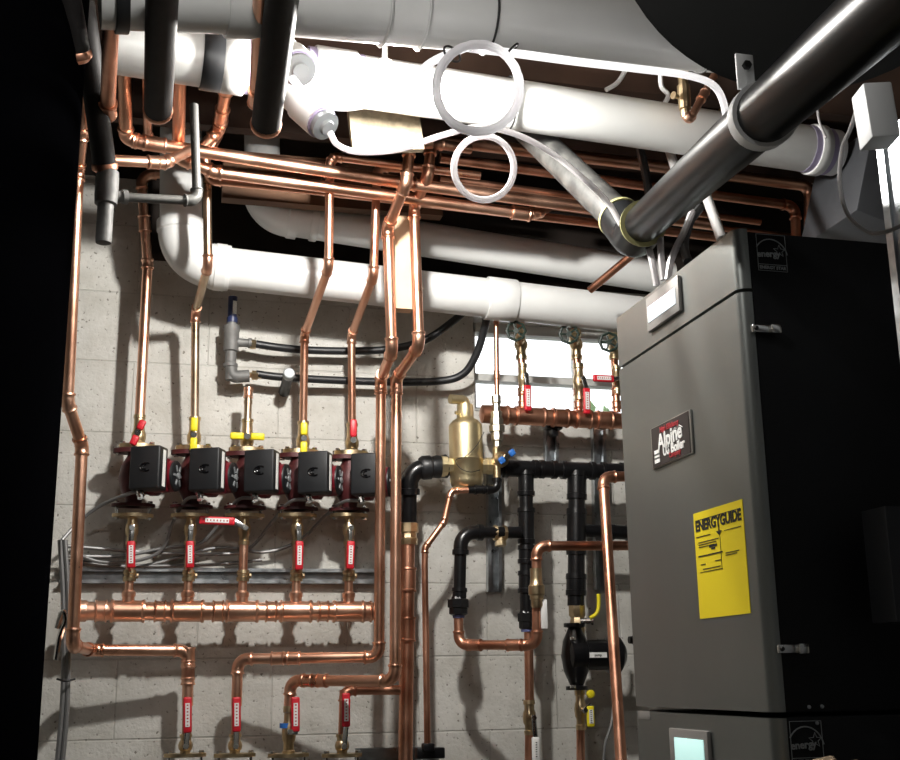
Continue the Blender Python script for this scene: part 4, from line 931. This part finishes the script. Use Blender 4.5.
# ------------------------------------------------------------------ black tank at left
tx = P(52, 500, 1.35); R_ = .30
root = thing('storage_tank', 'tall black cylindrical tank filling the left edge', 'tank', V((tx.x-R_, -1.35, 0)))
bm = NB(); turn(bm, V((tx.x-R_+.004, -1.35, 0)), Z1, [(0, R_*.97), (.02, R_), (2.80, R_), (2.83, R_*.97), (2.84, R_*.9)], 72); link('jacket', bm, TANK, root)
bm = NB(); turn(bm, V((tx.x-R_+.004, -1.35, 2.84)), Z1, [(0, .03), (.055, .03)], 14); link('top_pipe', bm, STEELG, root)
# crumpled cloth bottom right
bm = NB(); c = P(828, 775, 1.80)
bmesh.ops.create_icosphere(bm, subdivisions=4, radius=1)
for v_ in bm.verts:
    p = v_.co.copy(); k = 1 + .13*math.sin(9*p.x+2*p.z) + .10*math.sin(13*p.x-4*p.y) + .06*math.sin(17*p.y+5*p.z)
    v_.co = V((c.x + p.x*.060*k, c.y+p.y*.035*k, c.z-.01 + p.z*.030*k))
tag(link('work_glove', bm, CLOTH), 'crumpled tan cloth at the bottom edge by the lower boiler', 'cloth')
bm = NB(); slab(bm, c.x-.09, c.x+.14, -1.86, -1.70, c.z-.065, c.z-.036); slab(bm, c.x-.08, c.x-.06, -1.84, -1.72, 0, c.z-.06); slab(bm, c.x+.10, c.x+.12, -1.84, -1.72, 0, c.z-.06)
tag(link('stand', bm, BLK, smooth=False), 'narrow black stand below the bottom edge holding the cloth', 'stand')

# ------------------------------------------------------------------ lamp and daylight
lp = P(385, 90, 1.115)
root = thing('light_bulb', 'bright bare bulb hanging between the white vent pipes', 'lamp', lp)
bm = NB(); turn(bm, lp-Z1*.022, Z1, [(0, .004), (.003, .014), (.012, .021), (.024, .023), (.036, .018), (.05, .010), (.06, .009)], 20); link('bulb', bm, ABULB, root)
bm = NB(); turn(bm, lp+Z1*.036, Z1, [(0, .013), (.03, .014), (.032, .006), (TOPZ-lp.z-.04, .003)], 14); link('socket', bm, PAPER, root)
ld = bpy.data.lights.new('bulb_light', 'POINT'); ld.energy = 66; ld.color = (1, .965, .91); ld.shadow_soft_size = .028
lo = bpy.data.objects.new('bulb_light', ld); COL.objects.link(lo); lo.location = lp
lq = V((.08, -2.18, 2.46)); root = thing('light_bulb', 'added bare bulb on the ceiling, unseen just above the view', 'lamp', lq)  # bulb added out of view, sharing the light with the main one
bm = NB(); turn(bm, lq, Z1, [(0, .004), (.003, .014), (.012, .021), (.024, .023), (.036, .018), (.05, .010), (.06, .009)], 20); link('bulb', bm, ABULB, root)
bm = NB(); turn(bm, lq+Z1*.058, Z1, [(0, .013), (.03, .014), (.032, .006), (TOPZ-lq.z-.06, .003)], 14); link('socket', bm, PAPER, root)
ld = bpy.data.lights.new('added_bulb_light', 'POINT'); ld.energy = 9; ld.color = (1, .97, .93); ld.shadow_soft_size = .03
lo = bpy.data.objects.new('added_bulb_light', ld); COL.objects.link(lo); lo.location = lq
# added light behind the viewer, a dim fill with no fixture
ld = bpy.data.lights.new('rear_fill_light', 'POINT'); ld.energy = 1.5; ld.color = (.95, .97, 1); ld.shadow_soft_size = .12
lo = bpy.data.objects.new('rear_fill_light', ld); COL.objects.link(lo); lo.location = (.1, -4.2, 2.4)

w = bpy.data.worlds.new('world'); sc.world = w; w.use_nodes = True
bg = w.node_tree.nodes['Background']; bg.inputs[0].default_value = (.93, .97, 1, 1); bg.inputs[1].default_value = 2.6
bpy.context.view_layer.update()
